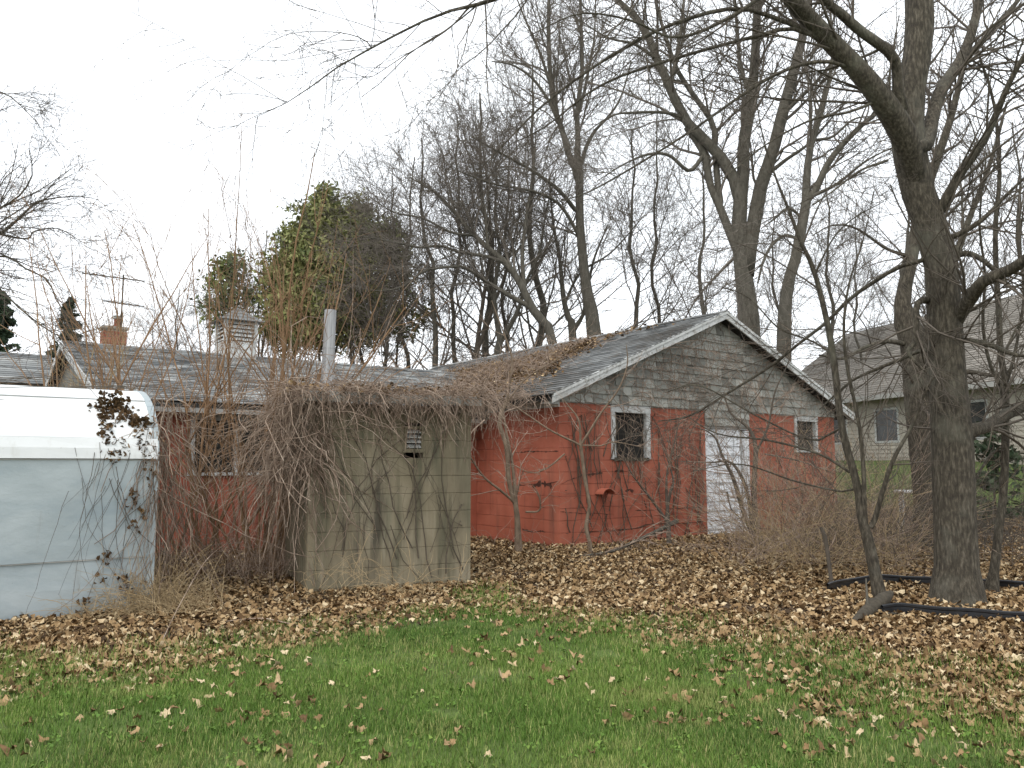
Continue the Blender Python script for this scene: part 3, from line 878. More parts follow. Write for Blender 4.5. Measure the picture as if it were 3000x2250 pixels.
# chimney behind the wing roof
CHD = 17.6
cb = P(331, 1010, CHD); ct = P(331, 968, CHD); ch = thing('brick_chimney', (cb.x, cb.y, 0), ROT, 'square red brick chimney with a clay flue behind the long roof', 'chimney')
hwid = .235
b = MB(); b.box(-hwid + .012, hwid - .012, -hwid + .012, hwid - .012, -.1, ct.z); b.build('mortar_core', m_mortar, ch)
b = MB(); zz = 1.9; r = 0
while zz < ct.z - .07:
    for side in range(4):
        ca, sa = math.cos(side * math.pi / 2), math.sin(side * math.pi / 2)
        x = -hwid + (.0 if r % 2 else .1)
        if r % 2 == 0: segs = [(-hwid, -hwid + .095)]
        else: segs = []
        while x < hwid - .02: segs.append((x, min(x + .2, hwid))); x += .205
        for a, e in segs:
            c = ((a + e) / 2, -hwid + .025)
            b.obox((c[0] * ca - c[1] * sa, c[0] * sa + c[1] * ca, zz + .03), ((e - a) / 2 * ca - .003, (e - a) / 2 * sa, 0), (-.026 * sa, .026 * ca, 0), (0, 0, .029), random.random())
    zz += .068; r += 1
b.build('brick', m_brick, ch, kind='stuff')
b = MB(); b.box(-hwid - .03, hwid + .03, -hwid - .03, hwid + .03, ct.z, ct.z + .06); b.build('chimney_cap', m_mortar, ch)
ft = P(341, 934, CHD).z
b = MB(); b.tube([(.07, 0, ct.z + .06), (.07, 0, ft)], .075, 12); o = b.build('clay_flue', m_brick, ch)
b = MB(); b.tube([(.07, 0, ft + .0), (.07, 0, ft + .03)], .10, 12); b.tube([(.07, 0, ft + .05), (.07, 0, ft + .07)], .085, 12); b.tube([(.07, 0, ft + .03), (.07, 0, ft + .05)], .03, 8)
b.build('flue_cap', m_trim, o)

# tv antenna
AD = 17.2
ab = P(352, 1000, AD); an = thing('tv_antenna', (ab.x, ab.y, 0), 0, 'thin rooftop television antenna mast with two crossbars beside the brick chimney', 'antenna')
ztop = P(352, 805, AD).z
def arel(px, py, dy=0): q = P(px, py, AD + dy); return (q.x - ab.x, q.y - ab.y, q.z)
b = MB(); b.tube([(0, 0, 0), (0, 0, ztop)], .017, 8); b.build('mast', m_log, an)
for (l, r_) in (((240, 800), (424, 824)), ((300, 881), (423, 898))):
    b = MB(); b.tube([arel(*l), arel(*r_, .25)], .014, 6); bo = b.build('boom', m_log, an)
    for k in range(6):
        f = (k + .5) / 6; c = Vector(arel(*l)).lerp(Vector(arel(*r_, .25)), f)
        e = Vector((.25 - .02 * k, .95, 0)).normalized() * (.30 + .05 * k)
        b = MB(); b.tube([c - e, c + e], .006, 5); b.build('element', m_log, bo)

# ================================================================== TREES
def limb(pts, d, K=18):
    """photo polyline [(px,py,width px)] at forward distance d0..d1 -> world points and radii"""
    n = len(pts); d0, d1 = d if hasattr(d, '__len__') else (d, d)
    c = []
    for i, (x, y, w) in enumerate(pts):
        Y = d0 + (d1 - d0) * i / (n - 1); q = P(x, y, Y); c.append((q.x, q.y, q.z, w * .5 * Y / F))
    a = catmull(c, K)
    return a[:, :3], np.maximum(a[:, 3], .0015)

def project(v):
    d = np.asarray(v) - np.array([0, 0, CAM_H])
    fz = d[..., 1] * math.cos(TH) + d[..., 2] * math.sin(TH); up = -d[..., 1] * math.sin(TH) + d[..., 2] * math.cos(TH)
    return np.stack([1500 + F * d[..., 0] / fz, 1125 - F * up / fz], -1)

def hand_tree(name, label, cat, trunk, td, limbs, levels, mb, mc, group=None, seed=1, flare=1.25, trunk_grow=None, limb_min=.012):
    rng = np.random.default_rng(seed)
    tp, trd = limb(trunk, td, 26)
    gz = float(ground_z(tp[0, 0], tp[0, 1])); tp[0, 2] = min(tp[0, 2], gz - .05)
    base = (tp[0, 0], tp[0, 1], gz)
    root = thing(name, base, 0, label, cat, group)
    z = tp[:, 2] - gz
    trd = trd * (1 + (flare - 1) * np.exp(-np.maximum(z, 0) / .22))
    tube_obj('trunk', [(tp[None], trd[None], 18)], mb, root, base)
    LP, LR = [], []
    small = []
    APX, APW, APR = [project(tp)], [tp], [trd]
    for lm_ in limbs:
        pl, d = lm_[0], lm_[1]
        d = tuple(d) if hasattr(d, '__len__') else (d, d)
        best = None
        for ax_, aw, ar in zip(APX, APW, APR):
            dd = np.hypot(ax_[:, 0] - pl[0][0], ax_[:, 1] - pl[0][1]); i = int(dd.argmin())
            if best is None or dd[i] < best[0]: best = (dd[i], i, aw, ar, ax_)
        pre = None
        if best[0] < 90 and len(lm_) < 3:
            _, i, aw, ar, ax_ = best
            dy = aw[i][1] - d[0]; d = (aw[i][1], d[1] + dy)
            j = max(i - 2, 0)
            pre = (*aw[j], min(ar[j] * .8, pl[0][2] * .5 * aw[i][1] / F))
            pc = (*aw[i], min(ar[i] * .85, pl[0][2] * .5 * aw[i][1] / F))
        n_ = len(pl); c = []
        for k, (x, y, w) in enumerate(pl):
            Y = d[0] + (d[1] - d[0]) * k / (n_ - 1); q = P(x, y, Y); c.append((q.x, q.y, q.z, w * .5 * Y / F))
        if pre is not None:
            up_ = pl[min(2, n_ - 1)][1] < pl[0][1] - 8
            far = best[0] * d[0] / F > .03
            c = ([pre] if up_ else []) + ([pc] if far or up_ else []) + c[0 if far else 1:]
        a = catmull(c, 22); p, r = a[:, :3], np.maximum(a[:, 3], .0015)
        APX.append(project(p)); APW.append(p); APR.append(r)
        LP.append(p); LR.append(r)
        if r[0] > limb_min: tube_obj('limb', [(p[None], r[None], 10)], mb, root, base)
        else: small.append((p[None], r[None], 6))
    if trunk_grow:
        k0 = int(26 * trunk_grow)
        idx = np.linspace(k0, 25, 22); i = np.minimum(idx.astype(int), 24); f = (idx - i)[:, None]
        LP.append(tp[i] * (1 - f) + tp[i + 1] * f); LR.append(trd[i] * (1 - f[:, 0]) + trd[i + 1] * f[:, 0])
    cur = (np.array(LP), np.array(LR))
    groups = small; prev = cur
    for lv in levels:
        lv = dict(lv); n = lv.pop('n'); L = lv.pop('L'); sides = lv.pop('sides', 3); frm = lv.pop('frm', None)
        src = cur if frm == 'limbs' else prev
        p, r = grow(src[0], src[1], n, L, rng=rng, **lv)
        p[:, :, 2] = np.maximum(p[:, :, 2], .15)
        groups.append((p, r, sides))
        prev = (p, r)
    if groups: tube_obj('crown', groups, mc, root, base)
    return root

# --- the big grey tree on the right
T1D = 7.9
t1_trunk = [(2805, 1775, 128), (2802, 1650, 112), (2796, 1488, 112), (2790, 1307, 112), (2775, 1081, 98), (2765, 900, 94), (2752, 753, 90), (2708, 608, 92), (2680, 536, 93), (2664, 434, 96), (2655, 372, 100), (2664, 290, 84), (2684, 180, 80), (2694, 90, 82), (2692, 0, 82), (2688, -200, 70), (2660, -480, 55), (2640, -800, 30)]
t1_limbs = [
    ([(2690, 560, 56), (2678, 495, 68), (2660, 430, 74), (2630, 362, 76), (2590, 302, 70), (2525, 217, 61), (2424, 113, 57), (2355, 40, 54), (2322, 0, 52), (2200, -150, 44), (2060, -330, 34), (1880, -520, 18)], (7.9, 6.7), 1),
    ([(2640, 330, 46), (2632, 280, 36), (2627, 199, 30), (2609, 155, 32), (2525, 94, 30), (2464, 40, 28), (2417, 0, 25), (2330, -110, 20), (2200, -260, 12)], (7.75, 7.2)),
    ([(2700, 440, 44), (2717, 408, 42), (2732, 343, 40), (2753, 271, 38), (2793, 210, 36), (2829, 145, 30), (2862, 36, 26), (2875, -60, 22), (2900, -300, 14)], (7.95, 9.2)),
    ([(2790, 215, 26), (2850, 150, 22), (2909, 87, 18), (2978, 7, 14), (3060, -110, 8)], (8.0, 9.4)),
    ([(2740, 650, 34), (2760, 605, 30), (2815, 506, 28), (2880, 416, 24), (2923, 325, 20), (2952, 253, 17), (3000, 163, 14), (3080, 20, 8)], (7.9, 7.0)),
    ([(2790, 960, 44), (2820, 905, 42), (2850, 865, 40), (2880, 825, 36), (2960, 790, 34), (3010, 755, 30), (3150, 640, 18)], (7.9, 6.8)),
    ([(2850, 1262, 40), (2890, 1250, 36), (2940, 1218, 34), (3010, 1185, 30), (3150, 1110, 22)], (7.9, 8.6)),
    ([(2760, 700, 20), (2800, 690, 16), (2876, 645, 14), (2960, 560, 9), (3060, 470, 5)], (7.9, 7.4)),
    ([(2770, 765, 22), (2830, 742, 18), (2890, 770, 14), (2950, 830, 10), (3020, 890, 6)], (7.9, 7.5)),
    ([(2790, 1000, 20), (2840, 998, 16), (2905, 1012, 16), (2960, 1035, 12), (3040, 1050, 7)], (7.9, 7.3)),
    ([(2710, 760, 14), (2634, 782, 12), (2562, 825, 12), (2489, 876, 11), (2420, 945, 10), (2339, 1008, 8.5), (2253, 1076, 8), (2136, 1149, 7), (2019, 1219, 6), (1929, 1233, 3)], (7.85, 9.6)),
    ([(2740, 1030, 14), (2690, 1030, 12), (2640, 1052, 11), (2560, 1085, 9), (2490, 1120, 7), (2400, 1200, 4)], (7.9, 8.6)),
    ([(2720, 880, 22), (2702, 880, 20), (2686, 895, 18), (2684, 940, 18), (2680, 1000, 15), (2660, 1030, 12), (2690, 1070, 8), (2715, 1090, 6)], (7.9, 7.6)),
    ([(2660, 440, 12), (2600, 470, 9), (2520, 500, 7), (2440, 560, 5), (2380, 600, 3)], (7.8, 7.0)),
    # long sweeping boughs that cross the picture high up
    ([(2327, 0, 26), (2220, -110, 22), (2050, -170, 20), (1850, -140, 17), (1600, -60, 15), (1446, 0, 14), (1378, 18, 11), (1288, 41, 8), (1184, 90, 7), (1089, 140, 6), (971, 208, 4.6), (894, 267, 3.6), (836, 303, 2.6), (745, 346, 1.4)], (7.1, 5.4)),
    ([(1092, 138, 4), (1060, 113, 3.4), (1016, 99, 2.8), (958, 93, 2.4), (858, 97, 1.8), (786, 124, 1.1)], (5.75, 5.5)),
    ([(1378, 18, 7), (1330, 70, 5), (1280, 108, 4), (1190, 160, 3), (1090, 225, 2), (1060, 225, 1.2)], (5.9, 5.7)),
    ([(1376, 18, 5), (1372, 70, 4), (1362, 140, 3), (1330, 220, 2.6), (1290, 280, 1.8), (1255, 330, 1.1)], (5.9, 5.8)),
    ([(2400, 110, 16), (2290, 60, 14), (2150, 25, 13), (1960, 75, 11), (1780, 170, 9), (1600, 300, 7), (1480, 420, 4), (1400, 500, 2)], (7.4, 6.6)),
    ([(2440, 140, 14), (2330, 85, 13), (2200, 110, 11), (1950, 180, 9), (1760, 250, 7), (1600, 370, 5), (1500, 420, 2.5)], (7.5, 6.8)),
    ([(2500, 200, 12), (2400, 180, 11), (2250, 230, 10), (2000, 400, 7), (1750, 550, 5), (1640, 590, 3)], (7.6, 7.0)),
    ([(2300, -60, 14), (2140, 50, 11), (1980, 110, 9), (1850, 60, 7), (1700, 40, 5), (1560, 100, 3)], (7.0, 6.2)),
    ([(2560, 300, 10), (2480, 330, 8), (2380, 350, 7), (2250, 420, 5), (2120, 520, 3.5), (2050, 560, 2)], (7.7, 7.2)),
]
hand_tree('bare_tree', 'biggest bare grey tree with a heavy limb leaning left, nearest the black edging', 'tree', t1_trunk, T1D, t1_limbs,
          [dict(n=300, L=1.75, ang=.7, asd=.25, t0=.2, rr=.42, K=8, up=.0, wob=.10, rmin=.003, frm='limbs', sides=4, rmax=.016),
           dict(n=2000, L=.7, ang=.75, asd=.25, t0=.15, rr=.6, K=5, up=.01, wob=.14, rmin=.0022),
           dict(n=4200, L=.28, ang=.8, asd=.3, t0=.15, rr=.7, K=3, up=.0, wob=.2, rmin=.0017)],
          m_bark, m_twig, 'bare trees behind the outbuilding', seed=3)

T1B = 13.0
hand_tree('bare_tree', 'bare tree with a swollen fork standing half behind the biggest trunk', 'tree',
          [(2735, 1520, 100), (2722, 1440, 86), (2706, 1307, 80), (2690, 1171, 76), (2684, 1081, 76), (2682, 1006, 84), (2652, 940, 66), (2644, 880, 44), (2654, 825, 40), (2670, 753, 38), (2682, 690, 36), (2700, 600, 32), (2740, 480, 26), (2790, 330, 20), (2830, 160, 14)], T1B,
          [([(2700, 1020, 50), (2718, 985, 40), (2738, 940, 32), (2760, 880, 28), (2790, 780, 24), (2840, 640, 18), (2900, 480, 12), (2950, 300, 7)], (13, 12.4)),
           ([(2660, 1010, 16), (2600, 1000, 13), (2540, 1015, 11), (2470, 1050, 8), (2400, 1040, 5)], (13, 12)),
           ([(2690, 1140, 26), (2740, 1130, 20), (2830, 1090, 16), (2920, 1100, 10), (3000, 1060, 6)], (13, 11.5)),
           ([(2675, 750, 12), (2600, 730, 9), (2510, 670, 7), (2440, 660, 5), (2380, 690, 3)], (13, 12.4))],
          [dict(n=60, L=2.0, ang=.8, rr=.4, K=6, up=.03, wob=.14, rmin=.005, frm='limbs', sides=4, rmax=.03),
           dict(n=420, L=.9, ang=.8, rr=.6, K=4, wob=.16, rmin=.004),
           dict(n=1100, L=.4, ang=.8, rr=.7, K=3, wob=.2, rmin=.003)], m_bark, m_twig, 'bare trees behind the outbuilding', seed=4, trunk_grow=.6)

# --- saplings
S1D = 8.1
hand_tree('sapling', 'slender forked sapling in front of the gable end, left of the biggest trunk', 'tree',
          [(2582, 1765, 40), (2576, 1745, 36), (2565, 1685, 32), (2554, 1631, 32), (2546, 1585, 32), (2526, 1535, 24), (2511, 1420, 22), (2479, 1307, 21), (2461, 1216, 20), (2443, 1058, 19), (2421, 934, 17), (2384, 789, 14), (2355, 731, 12), (2326, 655, 10), (2298, 583, 8), (2265, 500, 6), (2230, 380, 4), (2210, 250, 2)], S1D,
          [([(2546, 1570, 22), (2532, 1500, 14), (2531, 1397, 13), (2520, 1262, 11), (2502, 1171, 10), (2479, 1058, 10), (2472, 945, 8), (2490, 820, 6), (2530, 700, 4), (2560, 560, 2)], (8.1, 7.8)),
           ([(2556, 1540, 16), (2588, 1433, 14), (2619, 1343, 12), (2674, 1243, 9), (2720, 1130, 6), (2790, 1040, 3)], (8.1, 7.6)),
           ([(2500, 1390, 9), (2400, 1330, 7), (2250, 1290, 6), (2100, 1270, 4), (2000, 1210, 2)], (8.1, 8.8)),
           ([(2470, 1260, 8), (2380, 1290, 6), (2220, 1220, 5), (2050, 1130, 4), (1950, 1150, 2)], (8.1, 9)),
           ([(2440, 1040, 7), (2380, 1000, 6), (2280, 960, 5), (2190, 870, 3.5), (2080, 830, 2)], (8.1, 8.8)),
           ([(2400, 850, 6), (2330, 800, 5), (2230, 740, 4), (2100, 690, 2)], (8.1, 8.6)),
           ([(2530, 1420, 7), (2470, 1440, 6), (2330, 1410, 5), (2170, 1360, 4), (2030, 1380, 2)], (8.1, 9)),
           ([(2390, 800, 7), (2440, 700, 5), (2500, 640, 4), (2590, 590, 2)], (8.1, 7.6)),
           ([(2350, 720, 6), (2400, 600, 4.5), (2450, 520, 3), (2520, 440, 1.6)], (8.1, 7.8))],
          [dict(n=90, L=.9, ang=.8, rr=.42, K=6, up=.02, wob=.12, rmin=.0032, frm='limbs', sides=4, rmax=.01),
           dict(n=420, L=.45, ang=.8, rr=.6, K=4, wob=.16, rmin=.0024),
           dict(n=500, L=.2, ang=.8, rr=.7, K=3, wob=.2, rmin=.0018)], m_bark, m_twig, 'saplings round the outbuilding', seed=6, trunk_grow=.4, flare=1.15)
hand_tree('sapling', 'thin upright sapling at the far right beside the biggest trunk', 'tree',
          [(2900, 1745, 44), (2908, 1703, 28), (2918, 1630, 24), (2925, 1558, 23), (2940, 1442, 22), (2945, 1307, 21), (2945, 1126, 19), (2931, 1035, 17), (2926, 900, 16), (2922, 862, 16), (2916, 717, 14), (2920, 608, 13), (2929, 536, 12), (2926, 470, 11), (2920, 362, 10), (2905, 271, 8), (2873, 174, 6), (2840, 60, 3)], 8.4,
          [([(2945, 1150, 12), (2905, 1080, 10), (2880, 960, 9), (2885, 800, 8), (2870, 650, 6), (2890, 450, 4)], (8.4, 8)),
           ([(2946, 1130, 10), (2980, 1000, 8), (3000, 850, 6), (2990, 700, 5), (3010, 520, 3)], (8.4, 8.7)),
           ([(2940, 1040, 8), (2980, 960, 6), (3020, 930, 4), (3080, 900, 2)], (8.4, 8.2)),
           ([(2918, 700, 6), (2960, 620, 5), (2985, 520, 4), (3010, 400, 2)], (8.4, 8.2)),
           ([(2920, 500, 6), (2890, 420, 4), (2860, 330, 3), (2850, 230, 2)], (8.4, 8.7)),
           ([(2905, 1330, 8), (2850, 1430, 6), (2860, 1520, 4)], (8.4, 8.0))],
          [dict(n=60, L=.8, ang=.8, rr=.42, K=6, up=.03, wob=.12, rmin=.0032, frm='limbs', sides=4, rmax=.01),
           dict(n=320, L=.42, ang=.8, rr=.6, K=4, wob=.16, rmin=.0024),
           dict(n=400, L=.2, ang=.8, rr=.7, K=3, wob=.2, rmin=.0018)], m_bark, m_twig, 'saplings round the outbuilding', seed=7, trunk_grow=.4, flare=1.1)
hand_tree('sapling', 'crooked sapling leaning on the red wall next to the concrete shed', 'tree',
          [(1519, 1605, 22), (1517, 1560, 18), (1513, 1492, 15), (1500, 1450, 12), (1490, 1400, 14), (1484, 1311, 13), (1463, 1238, 12), (1470, 1205, 11), (1484, 1176, 10), (1493, 1120, 8), (1500, 1050, 6), (1470, 960, 4), (1440, 880, 2)], 12.2,
          [([(1512, 1490, 14), (1508, 1430, 11), (1500, 1353, 9), (1484, 1270, 7), (1475, 1220, 5)], (12.2, 12.3)),
           ([(1510, 1480, 8), (1470, 1440, 7), (1420, 1400, 6), (1385, 1350, 5), (1360, 1300, 3)], (12.2, 11.6)),
           ([(1513, 1485, 7), (1540, 1500, 6), (1580, 1495, 5), (1578, 1450, 4), (1560, 1420, 2)], (12.2, 12.0)),
           ([(1486, 1180, 6), (1540, 1110, 5), (1620, 1060, 4), (1690, 1010, 2)], (12.2, 12.0)),
           ([(1465, 1250, 5), (1420, 1230, 4), (1380, 1270, 3), (1360, 1330, 2)], (12.2, 11.5))],
          [dict(n=40, L=.9, ang=.8, rr=.42, K=6, up=.0, wob=.16, rmin=.004, frm='limbs', sides=4, rmax=.012),
           dict(n=160, L=.45, ang=.8, rr=.6, K=4, wob=.2, rmin=.003)], m_sap, m_vine, 'saplings round the outbuilding', seed=8, trunk_grow=.3, flare=1.2)
hand_tree('sapling', 'pale thin sapling in front of the red wall left of the small gable window', 'tree',
          [(1730, 1615, 12), (1728, 1590, 11), (1717, 1545, 11), (1724, 1500, 10), (1726, 1472, 10), (1713, 1400, 10), (1707, 1350, 10), (1701, 1306, 10)], 12.0,
          [([(1701, 1308, 8), (1699, 1248, 6), (1690, 1220, 5), (1672, 1197, 4), (1650, 1170, 2)], (12, 12)),
           ([(1702, 1308, 8), (1730, 1260, 7), (1759, 1212, 6), (1813, 1139, 5), (1838, 1067, 4), (1835, 1010, 2)], (12, 11.7)),
           ([(1701, 1310, 7), (1650, 1280, 6), (1603, 1255, 5), (1513, 1194, 3.5), (1450, 1160, 2)], (12, 11.8)),
           ([(1700, 1312, 6), (1654, 1330, 5), (1603, 1371, 4), (1555, 1385, 3), (1500, 1360, 2)], (12, 11.6)),
           ([(1703, 1310, 5), (1760, 1306, 4), (1800, 1295, 3.5), (1880, 1310, 2)], (12, 11.8))],
          [dict(n=30, L=.7, ang=.8, rr=.42, K=6, up=.0, wob=.16, rmin=.0035, frm='limbs', sides=4, rmax=.01),
           dict(n=90, L=.35, ang=.8, rr=.6, K=4, wob=.2, rmin=.0028)], m_sap, m_vine, 'saplings round the outbuilding', seed=9, flare=1.05)
hand_tree('sapling', 'small dark forked sapling against the red wall between window and door', 'tree',
          [(1960, 1565, 14), (1956, 1530, 12), (1955, 1500, 10), (1958, 1470, 9), (1965, 1440, 8), (1973, 1410, 6), (1960, 1360, 4), (1940, 1300, 2)], 13.2,
          [([(1955, 1528, 9), (1935, 1500, 8), (1899, 1451, 7), (1870, 1415, 5), (1849, 1385, 4), (1820, 1330, 2)], (13.2, 13)),
           ([(1956, 1500, 8), (1952, 1440, 7), (1955, 1380, 5), (1975, 1300, 4), (1990, 1230, 2)], (13.2, 13.1))],
          [dict(n=40, L=.7, ang=.7, rr=.42, K=6, up=.03, wob=.16, rmin=.004, frm='limbs', sides=4, rmax=.01),
           dict(n=160, L=.4, ang=.8, rr=.6, K=4, wob=.2, rmin=.003)], m_twig, m_vine, 'saplings round the outbuilding', seed=10, flare=1.1)
hand_tree('sapling', 'dark multi-stemmed sapling growing right in front of the white door', 'tree',
          [(2228, 1610, 34), (2222, 1580, 26), (2212, 1500, 17), (2209, 1431, 15), (2214, 1315, 13), (2200, 1265, 10), (2177, 1239, 9), (2140, 1210, 6), (2120, 1150, 3)], 12.9,
          [([(2215, 1590, 18), (2207, 1570, 14), (2177, 1498, 12), (2147, 1398, 11), (2117, 1339, 8), (2098, 1286, 6), (2070, 1262, 4), (2030, 1250, 2)], (12.9, 12.6)),
           ([(2205, 1560, 14), (2196, 1480, 11), (2188, 1440, 11), (2170, 1392, 10), (2137, 1352, 7), (2080, 1355, 4), (1990, 1352, 2)], (12.9, 12.4)),
           ([(2150, 1400, 7), (2130, 1440, 5), (2142, 1490, 4), (2170, 1520, 3), (2190, 1560, 2)], (12.6, 12.4)),
           ([(2214, 1330, 8), (2250, 1250, 6), (2270, 1150, 5), (2310, 1060, 3), (2330, 980, 2)], (12.9, 12.4)),
           ([(2130, 1350, 6), (2240, 1330, 5), (2340, 1350, 4), (2450, 1390, 2)], (12.6, 12))],
          [dict(n=60, L=.9, ang=.8, rr=.42, K=6, up=.02, wob=.16, rmin=.004, frm='limbs', sides=4, rmax=.01),
           dict(n=240, L=.45, ang=.8, rr=.6, K=4, wob=.2, rmin=.003)], m_twig, m_vine, 'saplings round the outbuilding', seed=12, flare=1.2)

# --- tall bare trees behind the building
T2D = 22
LV = lambda a, b, c: [dict(n=a, L=3.2, ang=.62, rr=.42, K=7, up=.03, wob=.12, rmin=.011, frm='limbs', sides=4, rmax=.05),
                      dict(n=b, L=1.5, ang=.7, rr=.6, K=4, up=.015, wob=.15, rmin=.0075),
                      dict(n=c, L=.75, ang=.75, rr=.7, K=3, wob=.2, rmin=.005)]
GB = 'bare trees behind the outbuilding'
hand_tree('bare_tree', 'tall many-stemmed bare tree rising just behind the gable peak', 'tree',
          [(2205, 1400, 70), (2196, 1000, 66), (2186, 860, 56), (2172, 760, 48), (2165, 650, 44), (2170, 570, 42), (2160, 535, 38), (2142, 513, 36), (2099, 441, 32), (2060, 405, 30), (2034, 387, 28), (1990, 318, 28), (1962, 253, 27), (1925, 174, 24), (1897, 101, 22), (1868, 54, 20), (1817, 11, 16), (1760, -90, 10), (1700, -250, 5)], T2D,
          [([(2168, 580, 44), (2178, 500, 38), (2179, 416, 36), (2200, 307, 32), (2211, 181, 28), (2218, 36, 24), (2222, -150, 16), (2215, -400, 7)], (22, 22.6)),
           ([(2184, 830, 46), (2198, 720, 42), (2215, 620, 42), (2232, 535, 40), (2262, 452, 36), (2287, 354, 36), (2309, 271, 33), (2338, 163, 28), (2355, 90, 24), (2380, -60, 16), (2400, -300, 7)], (22, 21.4)),
           ([(2170, 760, 28), (2110, 610, 24), (2081, 542, 22), (2063, 452, 24), (2030, 400, 18), (2010, 375, 16)], (22, 22.3)),
           ([(2110, 600, 22), (2103, 542, 20), (2095, 440, 18), (2088, 362, 18), (2034, 282, 16), (1983, 203, 14), (1954, 119, 12), (1925, 18, 9), (1900, -120, 5)], (22.2, 23)),
           ([(2063, 452, 14), (2020, 500, 12), (1960, 455, 10), (1900, 452, 8), (1830, 480, 5), (1750, 530, 3)], (22.2, 21)),
           ([(2000, 345, 12), (1950, 330, 10), (1860, 330, 8), (1790, 340, 5), (1700, 400, 2)], (22.2, 21)),
           ([(2290, 340, 14), (2330, 300, 12), (2400, 230, 9), (2480, 120, 5)], (21.8, 21)),
           ([(2205, 290, 16), (2170, 200, 12), (2160, 80, 9), (2140, -80, 5)], (22.2, 23)),
           ([(1962, 253, 14), (1985, 150, 11), (2000, 40, 9), (2010, -120, 5)], (22, 22.8)),
           ([(1925, 174, 12), (1860, 130, 9), (1780, 110, 6), (1700, 60, 3)], (22, 21)),
           ([(2240, 520, 14), (2300, 470, 11), (2370, 420, 8), (2450, 330, 4)], (21.7, 20.6))],
          LV(120, 1300, 3600), m_barkl, m_fartwig, GB, seed=14, trunk_grow=.45)
hand_tree('bare_tree', 'bare tree with a stubby wavy trunk right of the gable peak', 'tree',
          [(2296, 1400, 46), (2297, 988, 42), (2301, 898, 38), (2310, 825, 34), (2332, 753, 32), (2346, 681, 30), (2359, 608, 28), (2366, 554, 26), (2362, 524, 22), (2377, 416, 20), (2402, 343, 18), (2424, 253, 12), (2440, 150, 9), (2430, 0, 5)], 20.5,
          [([(2366, 580, 24), (2388, 560, 22), (2431, 470, 19), (2507, 383, 16), (2562, 336, 13), (2640, 270, 10), (2740, 170, 7), (2820, 40, 4)], (20.5, 19.8)),
           ([(2300, 690, 10), (2260, 720, 9), (2235, 770, 8), (2220, 830, 5)], (20.5, 20)),
           ([(2395, 410, 9), (2440, 400, 8), (2500, 350, 6), (2560, 340, 3)], (20.5, 20)),
           ([(2350, 640, 9), (2310, 610, 8), (2270, 640, 6), (2230, 670, 3)], (20.5, 20)),
           ([(2362, 590, 12), (2450, 540, 9), (2540, 470, 6), (2640, 420, 3)], (20.5, 19))],
          LV(60, 650, 1900), m_barkl, m_fartwig, GB, seed=15, trunk_grow=.4)
hand_tree('bare_tree', 'tall straight bare tree behind the middle of the long roof ridge', 'tree',
          [(1750, 1400, 50), (1740, 969, 44), (1730, 904, 38), (1719, 850, 33), (1708, 760, 28), (1698, 640, 25), (1698, 579, 24), (1697, 500, 25), (1690, 450, 20), (1694, 380, 16), (1690, 325, 15), (1705, 217, 13), (1703, 100, 11), (1700, -40, 8), (1705, -220, 4)], 26.5,
          [([(1698, 510, 24), (1672, 470, 20), (1647, 380, 18), (1622, 307, 16), (1611, 199, 14), (1607, 72, 12), (1608, -60, 8), (1600, -220, 4)], (26.5, 27)),
           ([(1698, 490, 14), (1719, 427, 12), (1745, 380, 10), (1774, 351, 8), (1817, 289, 6), (1850, 180, 4)], (26.5, 26)),
           ([(1640, 370, 12), (1610, 300, 10), (1560, 230, 8), (1500, 190, 6), (1440, 180, 3)], (26.6, 26)),
           ([(1690, 620, 14), (1640, 560, 12), (1560, 500, 9), (1470, 450, 7), (1380, 400, 4)], (26.5, 25)),
           ([(1700, 700, 12), (1640, 600, 10), (1560, 560, 8), (1450, 540, 6), (1340, 500, 3)], (26.5, 25)),
           ([(1697, 330, 10), (1720, 230, 8), (1740, 120, 6), (1745, 0, 3)], (26.5, 27)),
           ([(1610, 240, 10), (1580, 150, 8), (1540, 60, 6), (1500, -40, 3)], (27, 27.5))],
          LV(100, 1150, 3300), m_barkl, m_fartwig, GB, seed=16, trunk_grow=.45)
hand_tree('bare_tree', 'leaning bare tree whose low boughs reach left over the roof ridge', 'tree',
          [(1660, 1400, 32), (1620, 1008, 28), (1588, 940, 27), (1555, 897, 25), (1530, 840, 22), (1490, 780, 20), (1440, 735, 17), (1390, 690, 14), (1330, 620, 11), (1270, 560, 8), (1200, 520, 4)], 25.5,
          [([(1560, 905, 16), (1496, 868, 14), (1430, 828, 11), (1364, 785, 9.5), (1314, 782, 8), (1241, 795, 7), (1198, 828, 6), (1155, 848, 5), (1080, 850, 3), (1020, 830, 2)], (25.5, 24)),
           ([(1480, 772, 12), (1430, 752, 10), (1347, 739, 9), (1290, 720, 8), (1230, 725, 7), (1160, 710, 5), (1050, 690, 3)], (25.5, 24.5)),
           ([(1540, 870, 14), (1530, 760, 12), (1540, 650, 10), (1560, 520, 7), (1570, 400, 4)], (25.5, 26)),
           ([(1430, 730, 10), (1420, 620, 8), (1390, 500, 6), (1350, 400, 3)], (25.5, 26)),
           ([(1390, 690, 9), (1320, 680, 8), (1240, 640, 6), (1150, 620, 4), (1060, 560, 2)], (25.5, 24.6))],
          LV(85, 1000, 2900), m_barkl, m_fartwig, GB, seed=17, trunk_grow=.4)
